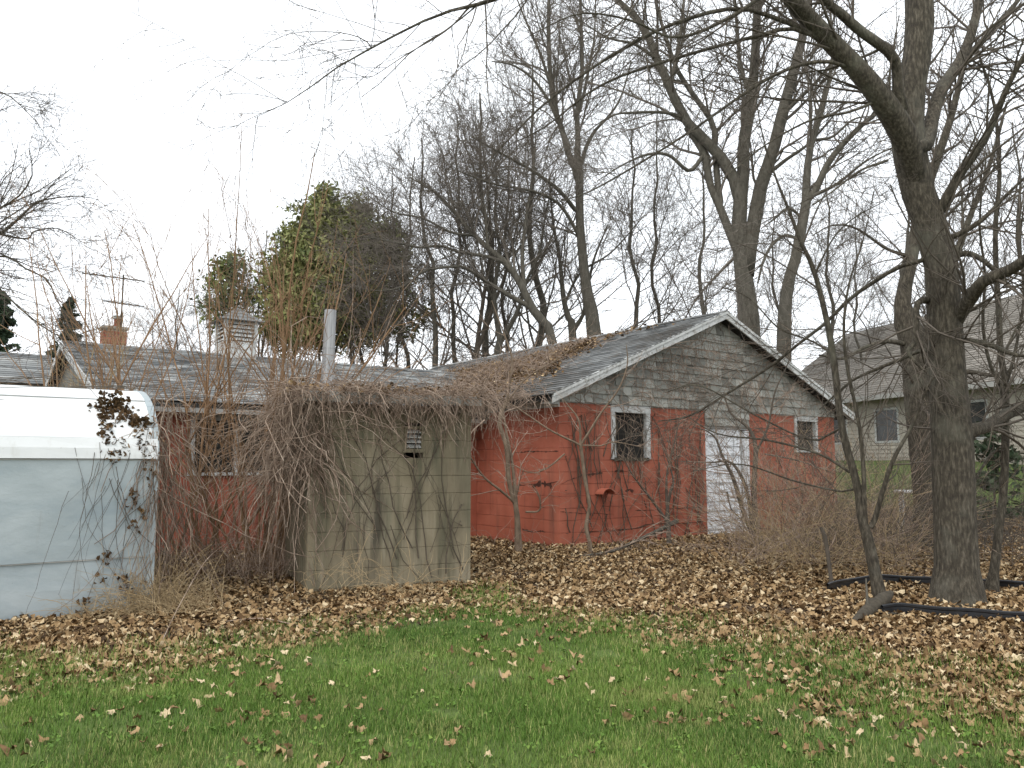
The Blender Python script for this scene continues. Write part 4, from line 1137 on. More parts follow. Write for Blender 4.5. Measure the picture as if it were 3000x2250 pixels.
hand_tree('bare_tree', 'low-forked bare tree with two spreading stems behind the roof', 'tree',
          [(1455, 1400, 26), (1458, 1040, 23), (1466, 1000, 21), (1455, 940, 15), (1448, 880, 14), (1452, 820, 12), (1465, 740, 10), (1450, 640, 8), (1455, 520, 5), (1440, 420, 3)], 27,
          [([(1464, 1005, 18), (1485, 970, 15), (1505, 935, 14), (1524, 893, 12), (1540, 830, 10), (1580, 740, 8), (1600, 620, 5), (1630, 500, 3)], (27, 26.4)),
           ([(1455, 900, 9), (1420, 820, 7), (1400, 720, 5), (1370, 600, 3)], (27, 27.5))],
          LV(40, 400, 1100), m_barkl, m_fartwig, GB, seed=18, trunk_grow=.4)
hand_tree('bare_tree', 'dark V-shaped bare tree at the low end of the main roof ridge', 'tree',
          [(1392, 1400, 22), (1394, 1055, 19), (1400, 1000, 13), (1405, 955, 12), (1420, 850, 11), (1438, 720, 9), (1432, 600, 7), (1420, 470, 5), (1400, 350, 3)], 28,
          [([(1394, 1045, 15), (1412, 990, 13), (1433, 938, 12), (1450, 880, 10), (1475, 820, 8), (1500, 720, 6), (1530, 600, 3)], (28, 27.5)),
           ([(1415, 880, 8), (1390, 780, 6), (1350, 680, 5), (1320, 560, 3)], (28, 28.6))],
          LV(40, 400, 1100), m_twig, m_fartwig, GB, seed=19, trunk_grow=.4)
hand_tree('bare_tree', 'Y-forked bare tree leaning against the roofline left of the gable peak', 'tree',
          [(1690, 1400, 28), (1678, 985, 24), (1668, 940, 20), (1656, 900, 16), (1648, 850, 14), (1640, 760, 11), (1620, 650, 8), (1610, 520, 5)], 27.5,
          [([(1676, 975, 18), (1695, 945, 13), (1708, 922, 11), (1722, 850, 9), (1740, 760, 7), (1780, 660, 4)], (27.5, 27)),
           ([(1655, 890, 9), (1700, 800, 7), (1790, 740, 5), (1880, 640, 3)], (27.5, 26.5))],
          LV(30, 300, 800), m_barkl, m_fartwig, GB, seed=20, trunk_grow=.4)

# --- row of slender trunks behind the wing, and more crowns: three models copied about
def proto_tree(seed, H, r0, nl, spread):
    rng = np.random.default_rng(seed)
    K = 18; z = np.linspace(0, 1, K)
    p = np.stack([np.cumsum(rng.normal(0, .09, K)), np.cumsum(rng.normal(0, .09, K)), z * H], -1); p[:, :2] -= p[0, :2]
    r = r0 * (1 - .9 * z) + .008
    l1, q1 = grow(p[None], r[None], nl, H * .40, ang=.72, asd=.18, t0=.22, t1=.95, rr=.32, K=9, up=.035, wob=.11, rmin=.010, rng=rng, lfall=.5)
    l1[:, :, :2] = p[0, :2] + (l1[:, :, :2] - p[0, :2]) * spread
    l2, q2 = grow(l1, q1, nl * 10, H * .16, ang=.65, t0=.15, rr=.5, K=5, up=.03, wob=.14, rmin=.008, rng=rng)
    l3, q3 = grow(l2, q2, nl * 75, H * .075, ang=.7, t0=.1, rr=.65, K=3, up=.02, wob=.16, rmin=.005, rng=rng)
    tv, tq = tubes([(p[None], r[None], 9)])
    lv, lq = tubes([(l1, q1, 5), (l2, q2, 3), (l3, q3, 3)])
    a = mesh_from('trunk', tv, tq, smooth_sh=True); a.materials.append(m_barkl)
    c = mesh_from('crown', lv, lq, smooth_sh=True); c.materials.append(m_fartwig)
    return a, c, H
PROT = [proto_tree(31, 12, .10, 20, 1.), proto_tree(32, 12, .125, 24, 1.15), proto_tree(33, 12, .085, 18, .9)]
def place_proto(k, px, top, D, label, group, rot, sxy=1.):
    a, c, H = PROT[k]
    q = P(px, 1300, D); zt = P(px, top, D).z; gz = float(ground_z(q.x, q.y))
    t = thing('bare_tree', (q.x, q.y, gz), rot, label, 'tree', group)
    s = (zt - gz) / H * .97; t.scale = (s * sxy, s * sxy, s)
    link('trunk', a, None, t); link('crown', c, None, t)
GT = 'thin bare trees in the row behind the long roof'
bt = [(0, 1115, 500, 28, 'bare tree close to the right of the green cedar'), (1, 1262, 380, 27, 'brown-trunked bare tree in the middle of the row behind the long roof'),
      (2, 1200, 430, 30, 'thin bare tree in the gap between the two brown trunks'), (0, 1333, 330, 29, 'grey-trunked bare tree nearest the low end of the main roof'),
      (1, 960, 600, 31, 'bare tree crown showing above the green cedar'), (2, 1060, 520, 31, 'slim bare tree standing behind the sparse cedar'),
      (0, 790, 660, 31, 'bare tree crown at the left edge of the green cedar'), (2, 740, 740, 34, 'faint bare tree between cupola and green cedar'),
      (1, 1420, 260, 31, 'bare tree crown behind the V-shaped tree'), (2, 1500, 300, 33, 'distant bare tree seen through the leaning tree'),
      (1, 1580, 120, 32, 'tall bare tree crown left of the straight tree'), (0, 1850, 330, 31, 'bare tree crown between the straight tree and the gable peak'),
      (2, 1950, 250, 33, 'distant bare tree left of the gable peak'), (1, 2080, 420, 30, 'bare tree close behind the left side of the gable peak'),
      (0, 2420, 480, 30, 'bare tree between the stubby trunk and the biggest tree'), (2, 2540, 560, 28, 'bare tree behind the slender forked sapling'),
      (1, 2850, 420, 36, 'bare tree rising over the beige house roof'), (0, 2970, 330, 38, 'bare tree over the beige house at the picture edge'),
      (2, 430, 880, 36, 'low bare tree behind the chimney and antenna'), (0, 540, 830, 36, 'low bare tree left of the cupola'), (2, 620, 760, 35, 'bare tree among the loose cedar branches'),
      (0, 2290, 520, 28, 'bare tree showing between the two stems right of the gable peak'), (1, 2660, 470, 31, 'bare tree just left of the fork of the biggest trunk'), (2, 2780, 600, 29, 'thin bare tree low behind the fork of the biggest trunk'),
      (2, 1010, 640, 29, 'bare tree standing in front of the sparse brownish cedar')]
for i, (k, px, top, D, lb) in enumerate(bt):
    place_proto(k, px, top, D, lb, GT, i * 1.9, .95 + .1 * (i % 3))

# --- tree at the far left, its crown reaching into the frame
rngl = np.random.default_rng(51)
hand_tree('bare_tree', 'bare tree reaching in over the trailer from the left edge', 'tree',
          [(-420, 1500, 60), (-400, 1200, 52), (-370, 950, 46), (-300, 800, 36), (-240, 700, 26), (-200, 560, 18), (-150, 400, 10)], 12,
          [([(-340, 880, 26), (-150, 760, 18), (0, 685, 10), (60, 635, 7), (115, 590, 5), (220, 575, 3), (290, 585, 1.5)], (12, 12.5)),
           ([(0, 685, 7), (80, 700, 4.5), (100, 678, 4), (170, 670, 3), (250, 715, 1.5)], (12.2, 12.6)),
           ([(-330, 860, 22), (-200, 700, 16), (-60, 640, 10), (0, 610, 7), (60, 570, 5), (95, 510, 4), (85, 440, 2)], (12, 11.6)),
           ([(-340, 900, 20), (-160, 800, 12), (0, 750, 6), (80, 790, 5), (140, 820, 4), (165, 880, 3), (200, 930, 2)], (12, 11.5)),
           ([(-250, 720, 16), (-150, 480, 11), (-60, 320, 8), (0, 270, 5), (50, 300, 3), (110, 360, 1.5)], (12, 12)),
           ([(-60, 640, 7), (20, 600, 5), (110, 560, 3), (200, 500, 1.5)], (11.8, 12.4)),
           ([(-340, 860, 14), (-150, 830, 9), (0, 860, 6), (60, 905, 5), (130, 960, 4), (220, 1010, 2)], (12, 11))],
          [dict(n=130, L=1.7, ang=.7, rr=.42, K=6, up=-.01, wob=.14, rmin=.0045, frm='limbs', sides=4, rmax=.02, t0=.35),
           dict(n=1000, L=.7, ang=.75, rr=.6, K=4, up=-.01, wob=.18, rmin=.0036),
           dict(n=1900, L=.34, ang=.8, rr=.7, K=3, wob=.2, rmin=.003)], m_bark, m_twig, GB, seed=52)

# --- evergreens
def sprays(centers, nper, spread, size, tones, rng, flat=.5):
    n = len(centers) * nper
    c = np.repeat(centers, nper, 0) + rng.normal(size=(n, 3)) * np.asarray(spread)
    tn = np.clip(np.repeat(tones, nper) + rng.normal(0, .12, n), 0, 1)
    a = unit(rng.normal(size=(n, 3)) * np.array([1, 1, flat + .5])); b = unit(np.cross(a, rng.normal(size=(n, 3))))
    s = size * rng.uniform(.5, 1.4, n)[:, None]
    v = np.stack([c - a * s, c + b * s * .38, c + a * s, c - b * s * .38], 1).reshape(-1, 3)
    f = np.arange(n * 4).reshape(n, 4)
    return v, f, np.repeat(tn, 4)
def cedar(px, D, top, bot, rad_px, nclump, nper, label, seed, dens_side=0, tonebase=.55, trunk_w=12):
    rng = np.random.default_rng(seed)
    q = P(px, 1300, D); zt, zb = P(px, top, D).z, P(px, bot, D).z; R = rad_px / F * D
    base = (q.x, q.y, 0)
    t = thing('cedar_tree', base, 0, label, 'tree', 'cedars behind the long roof')
    K = 14; z = np.linspace(0, zt * .97, K)
    p = np.stack([np.cumsum(rng.normal(0, .05, K)), np.cumsum(rng.normal(0, .05, K)), z], -1); p -= p[0]
    r = trunk_w * .5 * D / F * (1 - .85 * z / zt)
    tube_obj('trunk', [(p[None], r[None], 8)], m_barkl, t)
    # foliage clumps carried on limbs
    bp, br = grow(p[None], r[None], 60, R * 1.15, ang=1.15, asd=.2, t0=max(.1, (zb / zt) - .15), t1=1, rr=.3, K=6, up=.05, wob=.1, rmin=.012, rng=rng, lfall=.55)
    tube_obj('limb', [(bp, br, 3)], m_fartwig, t)
    h = rng.random(nclump); az = rng.uniform(0, 6.283, nclump)
    prof_ = np.where(h < .3, .75 + .8 * h, np.maximum(0, 1 - ((h - .3) / .72) ** 1.7))
    lump = .55 + .75 * vnoise(az * 1.6, h * 7, 1.0, seed) + .2 * rng.random(nclump)
    rr_ = R * prof_ * lump * (rng.random(nclump) ** .45)
    c = np.stack([p[0, 0] + np.cos(az) * rr_, np.sin(az) * rr_, zb + h * (zt - zb)], -1) + rng.normal(size=(nclump, 3)) * np.array([.16, .16, .3])
    tones = np.clip(tonebase + rng.normal(0, .15, len(c)) + .25 * (vnoise(az * 3, h * 14, 1.0, seed + 1) - .5), 0, 1)
    v, f, tn = sprays(c, nper, (.2, .2, .16), .12, tones, rng)
    link('crown', mesh_from('crown', v, f, tone=tn), m_cedar, t)
cedar(935, 30, 580, 1000, 150, 800, 22, 'dense green cedar, the greenest tree, behind the flue pipe', 61, tonebase=.66)
cedar(850, 30.5, 690, 1000, 95, 380, 26, 'lower green cedar on the left flank of the densest cedar', 64, tonebase=.55)
cedar(1040, 30.5, 610, 980, 125, 520, 20, 'sparse brownish cedar right of the dense green one', 62, tonebase=.6)
cedar(1140, 30.5, 660, 990, 95, 230, 15, 'thin cedar with scattered green tufts among the brown trunks', 63, tonebase=.55)
cedar(655, 33, 765, 960, 85, 150, 22, 'loose open cedar behind the white cupola', 65, tonebase=.35)

def spruce(px, D, top, label, seed, Rb=2.3):
    rng = np.random.default_rng(seed)
    q = P(px, 1300, D); H = P(px, top, D).z
    t = thing('spruce_tree', (q.x, q.y, 0), 0, label, 'tree', 'spruces beyond the roofs')
    p = np.array([[0, 0, z] for z in np.linspace(0, H, 12)]); r = .13 * (1 - np.linspace(0, .95, 12))
    tube_obj('trunk', [(p[None], r[None], 7)], m_bark, t)
    n = 150; h = rng.uniform(.12, .99, n); a = rng.uniform(0, 6.28, n)
    p0 = np.stack([0 * h, 0 * h, h * H], -1); d = np.stack([np.cos(a), np.sin(a), .25 + 0 * a], -1)
    bp, br = strands(p0, d, Rb * (1 - h) * rng.uniform(.45, 1.2, n) + .1, K=7, grav=.10, wob=.05, r=.018, taper=.3, rng=rng)
    tube_obj('limb', [(bp, br, 3)], m_twig, t)
    c = bp[:, 1:].reshape(-1, 3); c = np.concatenate([c, .5 * (bp[:, 1:] + bp[:, :-1]).reshape(-1, 3)])
    v, f, tn = sprays(c, 5, (.05, .05, .05), .12, rng.uniform(.1, .8, len(c)), rng, .2)
    link('crown', mesh_from('crown', v, f, tone=tn), m_spruce, t)
spruce(180, 32, 872, 'dark spruce tip left of the brick chimney', 71)
spruce(-20, 30, 850, 'dark spruce cut by the left picture edge', 72, 2.6)

def loose_evergreen(px, py, D, label, seed):
    rng = np.random.default_rng(seed)
    q = P(px, py, D); gz = float(ground_z(q.x, q.y))
    t = thing('evergreen_shrub', (q.x, q.y, gz), 0, label, 'shrub')
    p = np.array([[0, 0, z] for z in np.linspace(0, 1.9, 8)]); r = .03 * (1 - np.linspace(0, .8, 8))
    tube_obj('trunk', [(p[None], r[None], 6)], m_bark, t)
    bp, br = grow(p[None], r[None], 30, .8, ang=1.2, t0=.1, rr=.4, K=5, wob=.1, rmin=.005, rng=rng)
    c = bp[:, 1:].reshape(-1, 3)
    tube_obj('limb', [(bp, br, 3)], m_twig, t)
    v, f, tn = sprays(c, 10, (.07, .07, .03), .08, rng.uniform(.4, 1, len(c)), rng, .1)
    link('crown', mesh_from('crown', v, f, tone=tn), m_spruce, t)
loose_evergreen(2915, 1480, 14, 'small soft evergreen shrub on the lawn before the beige house', 75)

# ================================================================== SHRUBS, VINES, BRUSH
def cane_shrub(px, D, ncane, hgt, label, seed, m=None, spread=.45, lean=(0, 0), nb=(70, 200), r=.014, group='cane shrubs between trailer and shed'):
    rng = np.random.default_rng(seed)
    q = P(px, 1500, D); gz = float(ground_z(q.x, q.y)); base = (q.x, q.y, gz)
    t = thing('cane_shrub', base, 0, label, 'shrub', group)
    n = ncane
    p0 = np.stack([rng.normal(0, .22, n), rng.normal(0, .15, n), np.full(n, -.03)], -1) + np.array(base)
    d = np.stack([rng.normal(lean[0], spread, n), rng.normal(lean[1], spread * .6, n), np.ones(n)], -1)
    p, rd = strands(p0, d, hgt * rng.uniform(.6, 1.1, n), K=11, grav=-.01, wob=.07, r=r * rng.uniform(.5, 1.35, n), taper=.22, rng=rng)
    big = rd[:, 0] > r * .95
    for i in np.where(big)[0]: tube_obj('stem', [(p[i:i + 1], rd[i:i + 1], 6)], m or m_cane, t, base)
    b1, q1 = grow(p, rd, nb[0], hgt * .42, ang=.5, asd=.25, t0=.3, rr=.6, K=7, up=.06, wob=.10, rmin=.003, rng=rng)
    b2, q2 = grow(b1, q1, nb[1], hgt * .16, ang=.6, asd=.3, t0=.1, rr=.6, K=4, up=.02, wob=.14, rmin=.0025, rng=rng)
    tube_obj('crown', [(p[~big], rd[~big], 4), (b1, q1, 4), (b2, q2, 3)], m or m_cane, t, base)
cane_shrub(745, 9.9, 15, 4.9, 'tall orange-brown cane shrub in front of the wide window', 81, spread=.22, nb=(80, 380), r=.024)
cane_shrub(650, 9.8, 10, 4.5, 'orange-brown cane shrub over the left part of the wide window', 82, spread=.26, lean=(-.12, 0), nb=(60, 260), r=.018)
cane_shrub(850, 9.9, 13, 4.4, 'leafless cane shrub hard against the vine-covered shed side', 83, spread=.2, nb=(45, 160), r=.017)
cane_shrub(545, 9.6, 12, 4.3, 'cane shrub rising from behind the trailer end', 84, spread=.25, lean=(-.1, 0), nb=(50, 200), r=.015)
cane_shrub(330, 9.9, 13, 4.5, 'cane shrub showing above the middle of the trailer roof', 85, spread=.3, lean=(-.08, 0), nb=(60, 200), r=.018)
cane_shrub(60, 9.8, 9, 3.0, 'arching cane shrub showing above the left end of the trailer roof', 86, spread=.5, lean=(.2, 0), nb=(60, 200), r=.013, m=m_straw)
cane_shrub(900, 10.6, 6, 4.3, 'few very tall pale canes behind the shed flue', 87, spread=.14, nb=(16, 40), r=.013, m=m_vine)

def to_w(o, ax, ay, l): return np.array(o)[None] + l[:, :1] * np.array(ax)[None] + l[:, 1:2] * np.array(ay)[None] + np.array([[0, 0, 1.]]) * l[:, 2:3]
def shed_clamp(q):
    l = q - np.array(SC); x = l @ np.array(su_); y = l @ np.array(sn_); z = q[:, 2]
    inx = (x > -SW) & (x < 0) & (z < SH + .1)
    push = np.where(inx & (y > -.02), -.02 - y, 0)
    return q + push[:, None] * np.array(sn_)[None]
rv = np.random.default_rng(91)
# thatch over the shed roof, hanging over its front
n = 2100
l = np.stack([rv.uniform(-SW - .25, .25, n), rv.uniform(-.24, .7, n) ** 1.0, np.zeros(n)], -1)
l[:, 2] = SH + .05 + .085 * np.maximum(l[:, 1], 0) + rv.random(n) * (.08 + .2 * vnoise(l[:, 0] * 2.2, l[:, 1], 1., 5))
dl = np.stack([rv.normal(-.1, .8, n), -np.abs(rv.normal(.75, .45, n)), rv.normal(.12, .3, n)], -1)
pt, rt = strands(to_w(SC, su_, sn_, l), dl[:, :1] * np.array(su_) + dl[:, 1:2] * np.array(sn_) + dl[:, 2:3] * np.array([0, 0, 1.]), rv.uniform(.1, .34, n) + .75 * rv.random(n) ** 3.5, K=8, grav=rv.uniform(.04, .4, n), wob=.3, r=.002 + .005 * rv.random(n) ** 2.2, rng=rv, clamp=shed_clamp)
tag(tube_obj('vine_thatch', [(pt, rt, 3)], m_vine), 'thick thatch of dry vines lying over the shed roof edge', 'vines', kind='stuff')
# curtain on the left side of the shed
n = 620
l = np.stack([rv.uniform(-SW - .28, -SW + .12, n), rv.uniform(-.1, 1.0, n), rv.uniform(1.3, 2.3, n)], -1)
dl = np.stack([rv.normal(-.28, .4, n), rv.normal(-.12, .4, n), rv.normal(-.2, .4, n)], -1)
pt, rt = strands(to_w(SC, su_, sn_, l), dl[:, :1] * np.array(su_) + dl[:, 1:2] * np.array(sn_) + dl[:, 2:3] * np.array([0, 0, 1.]), rv.uniform(.4, 1.8, n), K=9, grav=rv.uniform(.06, .4, n), wob=.3, r=.002 + .006 * rv.random(n) ** 2.2, rng=rv, clamp=shed_clamp)
tag(tube_obj('vine_curtain', [(pt, rt, 3)], m_vine), 'dense curtain of dry vines down the left side of the shed', 'vines', kind='stuff')
# a few stems clinging to the shed face
def clinging(n, x0, x1, z0, z1, L, org, ax, nrm, rng, r, K=9, down=.0, wob=.22, ztop=2.3):
    x = rng.uniform(x0, x1, n); z = rng.uniform(z0, z1, n)
    p = np.array(org)[None] + x[:, None] * np.array(ax) + z[:, None] * np.array([0, 0, 1.])
    d = rng.normal(0, .22, n)[:, None] * np.array(ax) + np.where(rng.random(n) < .75, 1, -1)[:, None] * np.array([0, 0, 1.])
    st = (L * rng.uniform(.5, 1.3, n) / (K - 1))[:, None]
    pts = np.empty((n, K, 3)); pts[:, 0] = p; d = unit(d)
    for k in range(1, K):
        d = unit(d + rng.normal(0, wob, n)[:, None] * np.array(ax) + rng.normal(0, wob * .6, n)[:, None] * np.array([0, 0, 1.]))
        pts[:, k] = pts[:, k - 1] + d * st
    xx = (pts - np.array(org)) @ np.array(ax)
    bad = (xx < x0) | (xx > x1) | (pts[:, :, 2] < .0) | (pts[:, :, 2] > ztop)
    for k in range(1, K):
        bad[:, k] |= bad[:, k - 1]
        pts[:, k] = np.where(bad[:, k][:, None], pts[:, k - 1] + 1e-4, pts[:, k])
    rr = r * rng.uniform(.5, 1.4, n)
    off = -(rr[:, None] * 1.0 + .006 + .02 * np.abs(rng.normal(size=(n, K))))
    pts += off[:, :, None] * np.array(nrm)
    return pts, rr[:, None] * np.linspace(1, .5, K)[None]
pa, ra = clinging(30, -SW + .05, -.05, .0, 1.2, 1.8, SC, su_, sn_, rv, .006, ztop=2.0)
pb, rb = grow(pa, ra, 90, .45, ang=.7, t0=.1, rr=.5, K=5, wob=.2, rmin=.0022, rng=rv)
pb = shed_clamp(pb.reshape(-1, 3)).reshape(pb.shape)
tag(tube_obj('climbing_vine', [(pa, ra, 4), (pb, rb, 3)], m_vined), 'dark vine stems clinging to the face of the concrete shed', 'vines', kind='stuff')
# on the red gable and left wall
pa, ra = clinging(80, 0.1, dr[0] - .03, .0, 1.6, 2.0, B(0, 0, 0), U, V_, rv, .008, wob=.16)
pb, rb = grow(pa, ra, 260, .5, ang=.7, t0=.1, rr=.5, K=5, wob=.2, rmin=.0026, rng=rv, bias=np.array(V_) * -.3)
pc, rc = clinging(26, dr[1], WID - .1, .0, 1.6, 2.0, B(0, 0, 0), U, V_, rv, .007, wob=.16)
pd, rd_ = grow(pc, rc, 160, .5, ang=.7, t0=.1, rr=.5, K=5, wob=.2, rmin=.0026, rng=rv, bias=np.array(V_) * -.3)
tag(tube_obj('climbing_vine', [(pa, ra, 4), (pb, rb, 3), (pc, rc, 4), (pd, rd_, 3)], m_vined), 'dark vines climbing the red gable wall round the window', 'vines', kind='stuff')
# over the grey shingled gable
def gable_clamp(q):
    l = q - np.array(C0); y = l @ np.array(V_); s = l @ np.array(U)
    q = q + np.where(y > -.06, -.06 - y, 0)[:, None] * np.array(V_)[None]
    zmx = RZ - SLP * np.abs(s - HALF) - .12
    q[:, 2] = np.minimum(q[:, 2], np.maximum(zmx, 2.2)); return q
n = 330
s0 = rv.normal(3.6, 1.7, n).clip(.3, WID - .6); zz = 2.3 + rv.random(n) ** .8 * (RZ - SLP * np.abs(s0 - HALF) - 2.5)
p0 = np.array(C0)[None] + s0[:, None] * np.array(U) + zz[:, None] * np.array([0, 0, 1.]) - .07 * np.array(V_)
dd = rv.normal(0, .8, n)[:, None] * np.array(U) - np.abs(rv.normal(.15, .25, n))[:, None] * np.array(V_) + rv.normal(0, .8, n)[:, None] * np.array([0, 0, 1.])
pt, rt = strands(p0, dd, rv.uniform(.4, 1.5, n), K=8, grav=.05, wob=.2, r=rv.uniform(.003, .006, n), rng=rv, clamp=gable_clamp)
pe, re_ = grow(pt, rt, 620, .35, ang=.8, t0=.1, rr=.7, K=4, wob=.25, rmin=.0026, rng=rv, bias=np.array(V_) * -.25)
tag(tube_obj('climbing_vine', [(pt, rt, 3), (pe, re_, 3)], m_vine), 'tangle of dry vines spread over the grey shingled gable', 'vines', kind='stuff')
n = 260                                       # drooping over the left wall from the eave
tt = rv.uniform(-.1, 2.5, n)
p0 = np.array([B(-.36, t, 2.55 + rv.normal(0, .05)) for t in tt])
dd = -np.abs(rv.normal(.4, .4, n))[:, None] * np.array(U) + rv.normal(0, .7, n)[:, None] * np.array(V_) + rv.normal(.1, .4, n)[:, None] * np.array([0, 0, 1.])
pt, rt = strands(p0, dd, rv.uniform(.3, 1.1, n), K=8, grav=.2, wob=.18, r=rv.uniform(.003, .006, n), rng=rv)
tag(tube_obj('hanging_vine', [(pt, rt, 3)], m_vine), 'dry vines drooping from the eave beside the shed over the red wall', 'vines', kind='stuff')

# debris and vines on the lower main roof
nrmR = (U * -SLP + Vector((0, 0, 1))).normalized(); orgR = B(-OH, 0, zr(-OH) + .02)
deb = []
for (x0, y0, x1, y1, th, cnt) in ((1275, 1165, 1480, 1120, 30, 1300), (1330, 1135, 1745, 1003, 17, 1700), (1300, 1105, 1520, 1062, 12, 600), (1420, 1130, 1640, 1065, 24, 900), (1700, 1010, 2050, 915, 10, 200), (1200, 1175, 1330, 1150, 26, 500)):
    for _ in range(cnt):
        f = random.random(); px = x0 + (x1 - x0) * f + random.gauss(0, 8); py = y0 + (y1 - y0) * f + random.gauss(0, th * .6)
        deb.append(hit(px, py, orgR, nrmR))
deb = np.array([q for q in deb if -.6 < (q - C0).dot(U) < 3.9 and -.2 < (q - C0).dot(V_) < 9.5])
k = rv.choice(len(deb), 1500, replace=False)
dd = rv.normal(0, 1, 1500)[:, None] * np.array(V_) + rv.normal(0, .7, 1500)[:, None] * (np.array(U) + SLP * np.array([0, 0, 1.])) + np.abs(rv.normal(0, .25, 1500))[:, None] * np.array(nrmR)
def roof_clamp(q):
    h = (q - np.array(orgR)) @ np.array(nrmR)
    return q + np.where(h < .01, .01 - h, 0)[:, None] * np.array(nrmR)[None]
pt, rt = strands(deb[k], dd, rv.uniform(.3, 1.2, 1500), K=7, grav=.06, wob=.2, r=rv.uniform(.003, .006, 1500), rng=rv, clamp=roof_clamp)
tag(tube_obj('roof_vine', [(pt, rt, 3)], m_vine), 'dry vines creeping up over the lower main roof', 'vines', kind='stuff')

# trailer end: vines hanging down, dead leaf clusters
def tr_clamp(q):
    l = q - np.array(TC); x = l @ np.array(U); y = l @ np.array(V_); z = q[:, 2]
    zz = np.clip((z - z_roof) / (HT - z_roof), 0, .999)
    ys = np.where(z < z_roof, 0, 1.12 * (1 - np.sqrt(1 - zz * zz)))
    inn = (x < .02) & (x > -TL) & (z < HT + .02)
    push = np.where(inn & (y > ys - .03), ys - .03 - y, 0)
    return q + push[:, None] * np.array(V_)[None]
n = 230
l = np.stack([rv.uniform(-.04, .3, n), rv.uniform(.0, 1.1, n), rv.uniform(1.0, 2.05, n)], -1)
dl = np.stack([rv.normal(.16, .2, n), rv.normal(.15, .3, n), rv.normal(-.6, .4, n)], -1)
pt, rt = strands(tr_clamp(to_w(TC, U, V_, l)), dl[:, :1] * np.array(U) + dl[:, 1:2] * np.array(V_) + dl[:, 2:3] * np.array([0, 0, 1.]), rv.uniform(.5, 2.0, n), K=9, grav=rv.uniform(.06, .3, n), wob=.27, r=.002 + .005 * rv.random(n) ** 2, rng=rv, clamp=tr_clamp)
tag(tube_obj('vine_curtain', [(pt, rt, 3)], m_vine), 'curtain of dry vines hanging past the rounded end of the trailer', 'vines', kind='stuff')
n = 26
l = np.stack([rv.uniform(-.75, -.02, n), np.full(n, -.03), rv.uniform(1.0, 1.7, n)], -1)
dl = np.stack([rv.normal(-.25, .3, n), np.full(n, -.03), np.full(n, -1.)], -1)
pt, rt = strands(tr_clamp(to_w(TC, U, V_, l)), dl[:, :1] * np.array(U) + dl[:, 1:2] * np.array(V_) + dl[:, 2:3] * np.array([0, 0, 1.]), rv.uniform(.5, 1.7, n), K=12, grav=.06, wob=.13, r=rv.uniform(.0016, .0036, n), rng=rv, clamp=tr_clamp)
n = 26                                        # loose twigs lying on the roof top
l = np.stack([rv.uniform(-2.6, .1, n), rv.uniform(.5, 1.3, n), np.full(n, HT + .05)], -1)
dl = np.stack([rv.normal(-.9, .7, n), rv.normal(-.35, .4, n), rv.normal(.12, .1, n)], -1)
p2, r2 = strands(to_w(TC, U, V_, l), dl[:, :1] * np.array(U) + dl[:, 1:2] * np.array(V_) + dl[:, 2:3] * np.array([0, 0, 1.]), rv.uniform(.6, 2.0, n), K=10, grav=.05, wob=.12, r=rv.uniform(.003, .005, n), rng=rv, clamp=tr_clamp)
tag(tube_obj('hanging_vine', [(pt, rt, 3), (p2, r2, 3)], m_vined), 'thin dark vines trailing down the white side of the trailer', 'vines', kind='stuff')

# tangles: between trailer and shed at ground level, and brush right of the door
def brush(name, label, px0, px1, D0, D1, n, L, m, rng, grav=.05, r=(.002, .0045), up=1., wob=.2, kind='stuff', zmax=.25):
    px = rng.uniform(px0, px1, n); D = rng.uniform(D0, D1, n)
    p0 = np.array([P(a, 1500, b) for a, b in zip(px, D)]); p0[:, 2] = ground_z(p0[:, 0], p0[:, 1]) + rng.random(n) * zmax
    d = np.stack([rng.normal(0, .7, n), rng.normal(0, .5, n), np.abs(rng.normal(up, .4, n))], -1)
    pt, rt = strands(p0, d, rng.uniform(.4, 1.2, n) * L, K=8, grav=grav, wob=wob, r=rng.uniform(r[0], r[1], n), rng=rng)
    pb, rb = grow(pt, rt, n, L * .3, ang=.7, t0=.2, rr=.7, K=4, wob=.2, rmin=r[0] * .8, rng=rng)
    return tag(tube_obj(name, [(pt, rt, 3), (pb, rb, 3)], m), label, 'brush', kind=kind)
brush('brush_tangle', 'low tangle of dry stems in the gap between trailer and shed', 470, 890, 8.9, 10.8, 420, .75, m_vine, rv, grav=.14, wob=.28)
brush('brush_tangle', 'tan thicket of fine twigs at the right end of the gable wall', 2200, 2640, 9.2, 13.5, 420, 1.7, m_straw, rv, grav=.05, r=(.0018, .004), wob=.26)
brush('brush_tangle', 'grey brown leafless thicket against the right end of the red wall', 2130, 2680, 9.5, 14, 520, 2.4, m_vine, rv, grav=.02, r=(.002, .0045), wob=.26)
brush('brush_tangle', 'grey brown undergrowth behind the slender sapling and round the biggest trunk', 2300, 3050, 10, 16, 900, 2.0, m_twig, rv, grav=.04, r=(.0022, .0045), wob=.26)
brush('brush_tangle', 'sparse dry stalks along the foot of the red wall', 1400, 2080, 11.2, 12.2, 90, .6, m_vine, rv, grav=.1, r=(.002, .0035))
brush('brush_tangle', 'few dry stalks at the foot of the concrete shed', 900, 1380, 7.9, 8.3, 90, .55, m_straw, rv, grav=.16, r=(.0018, .003))
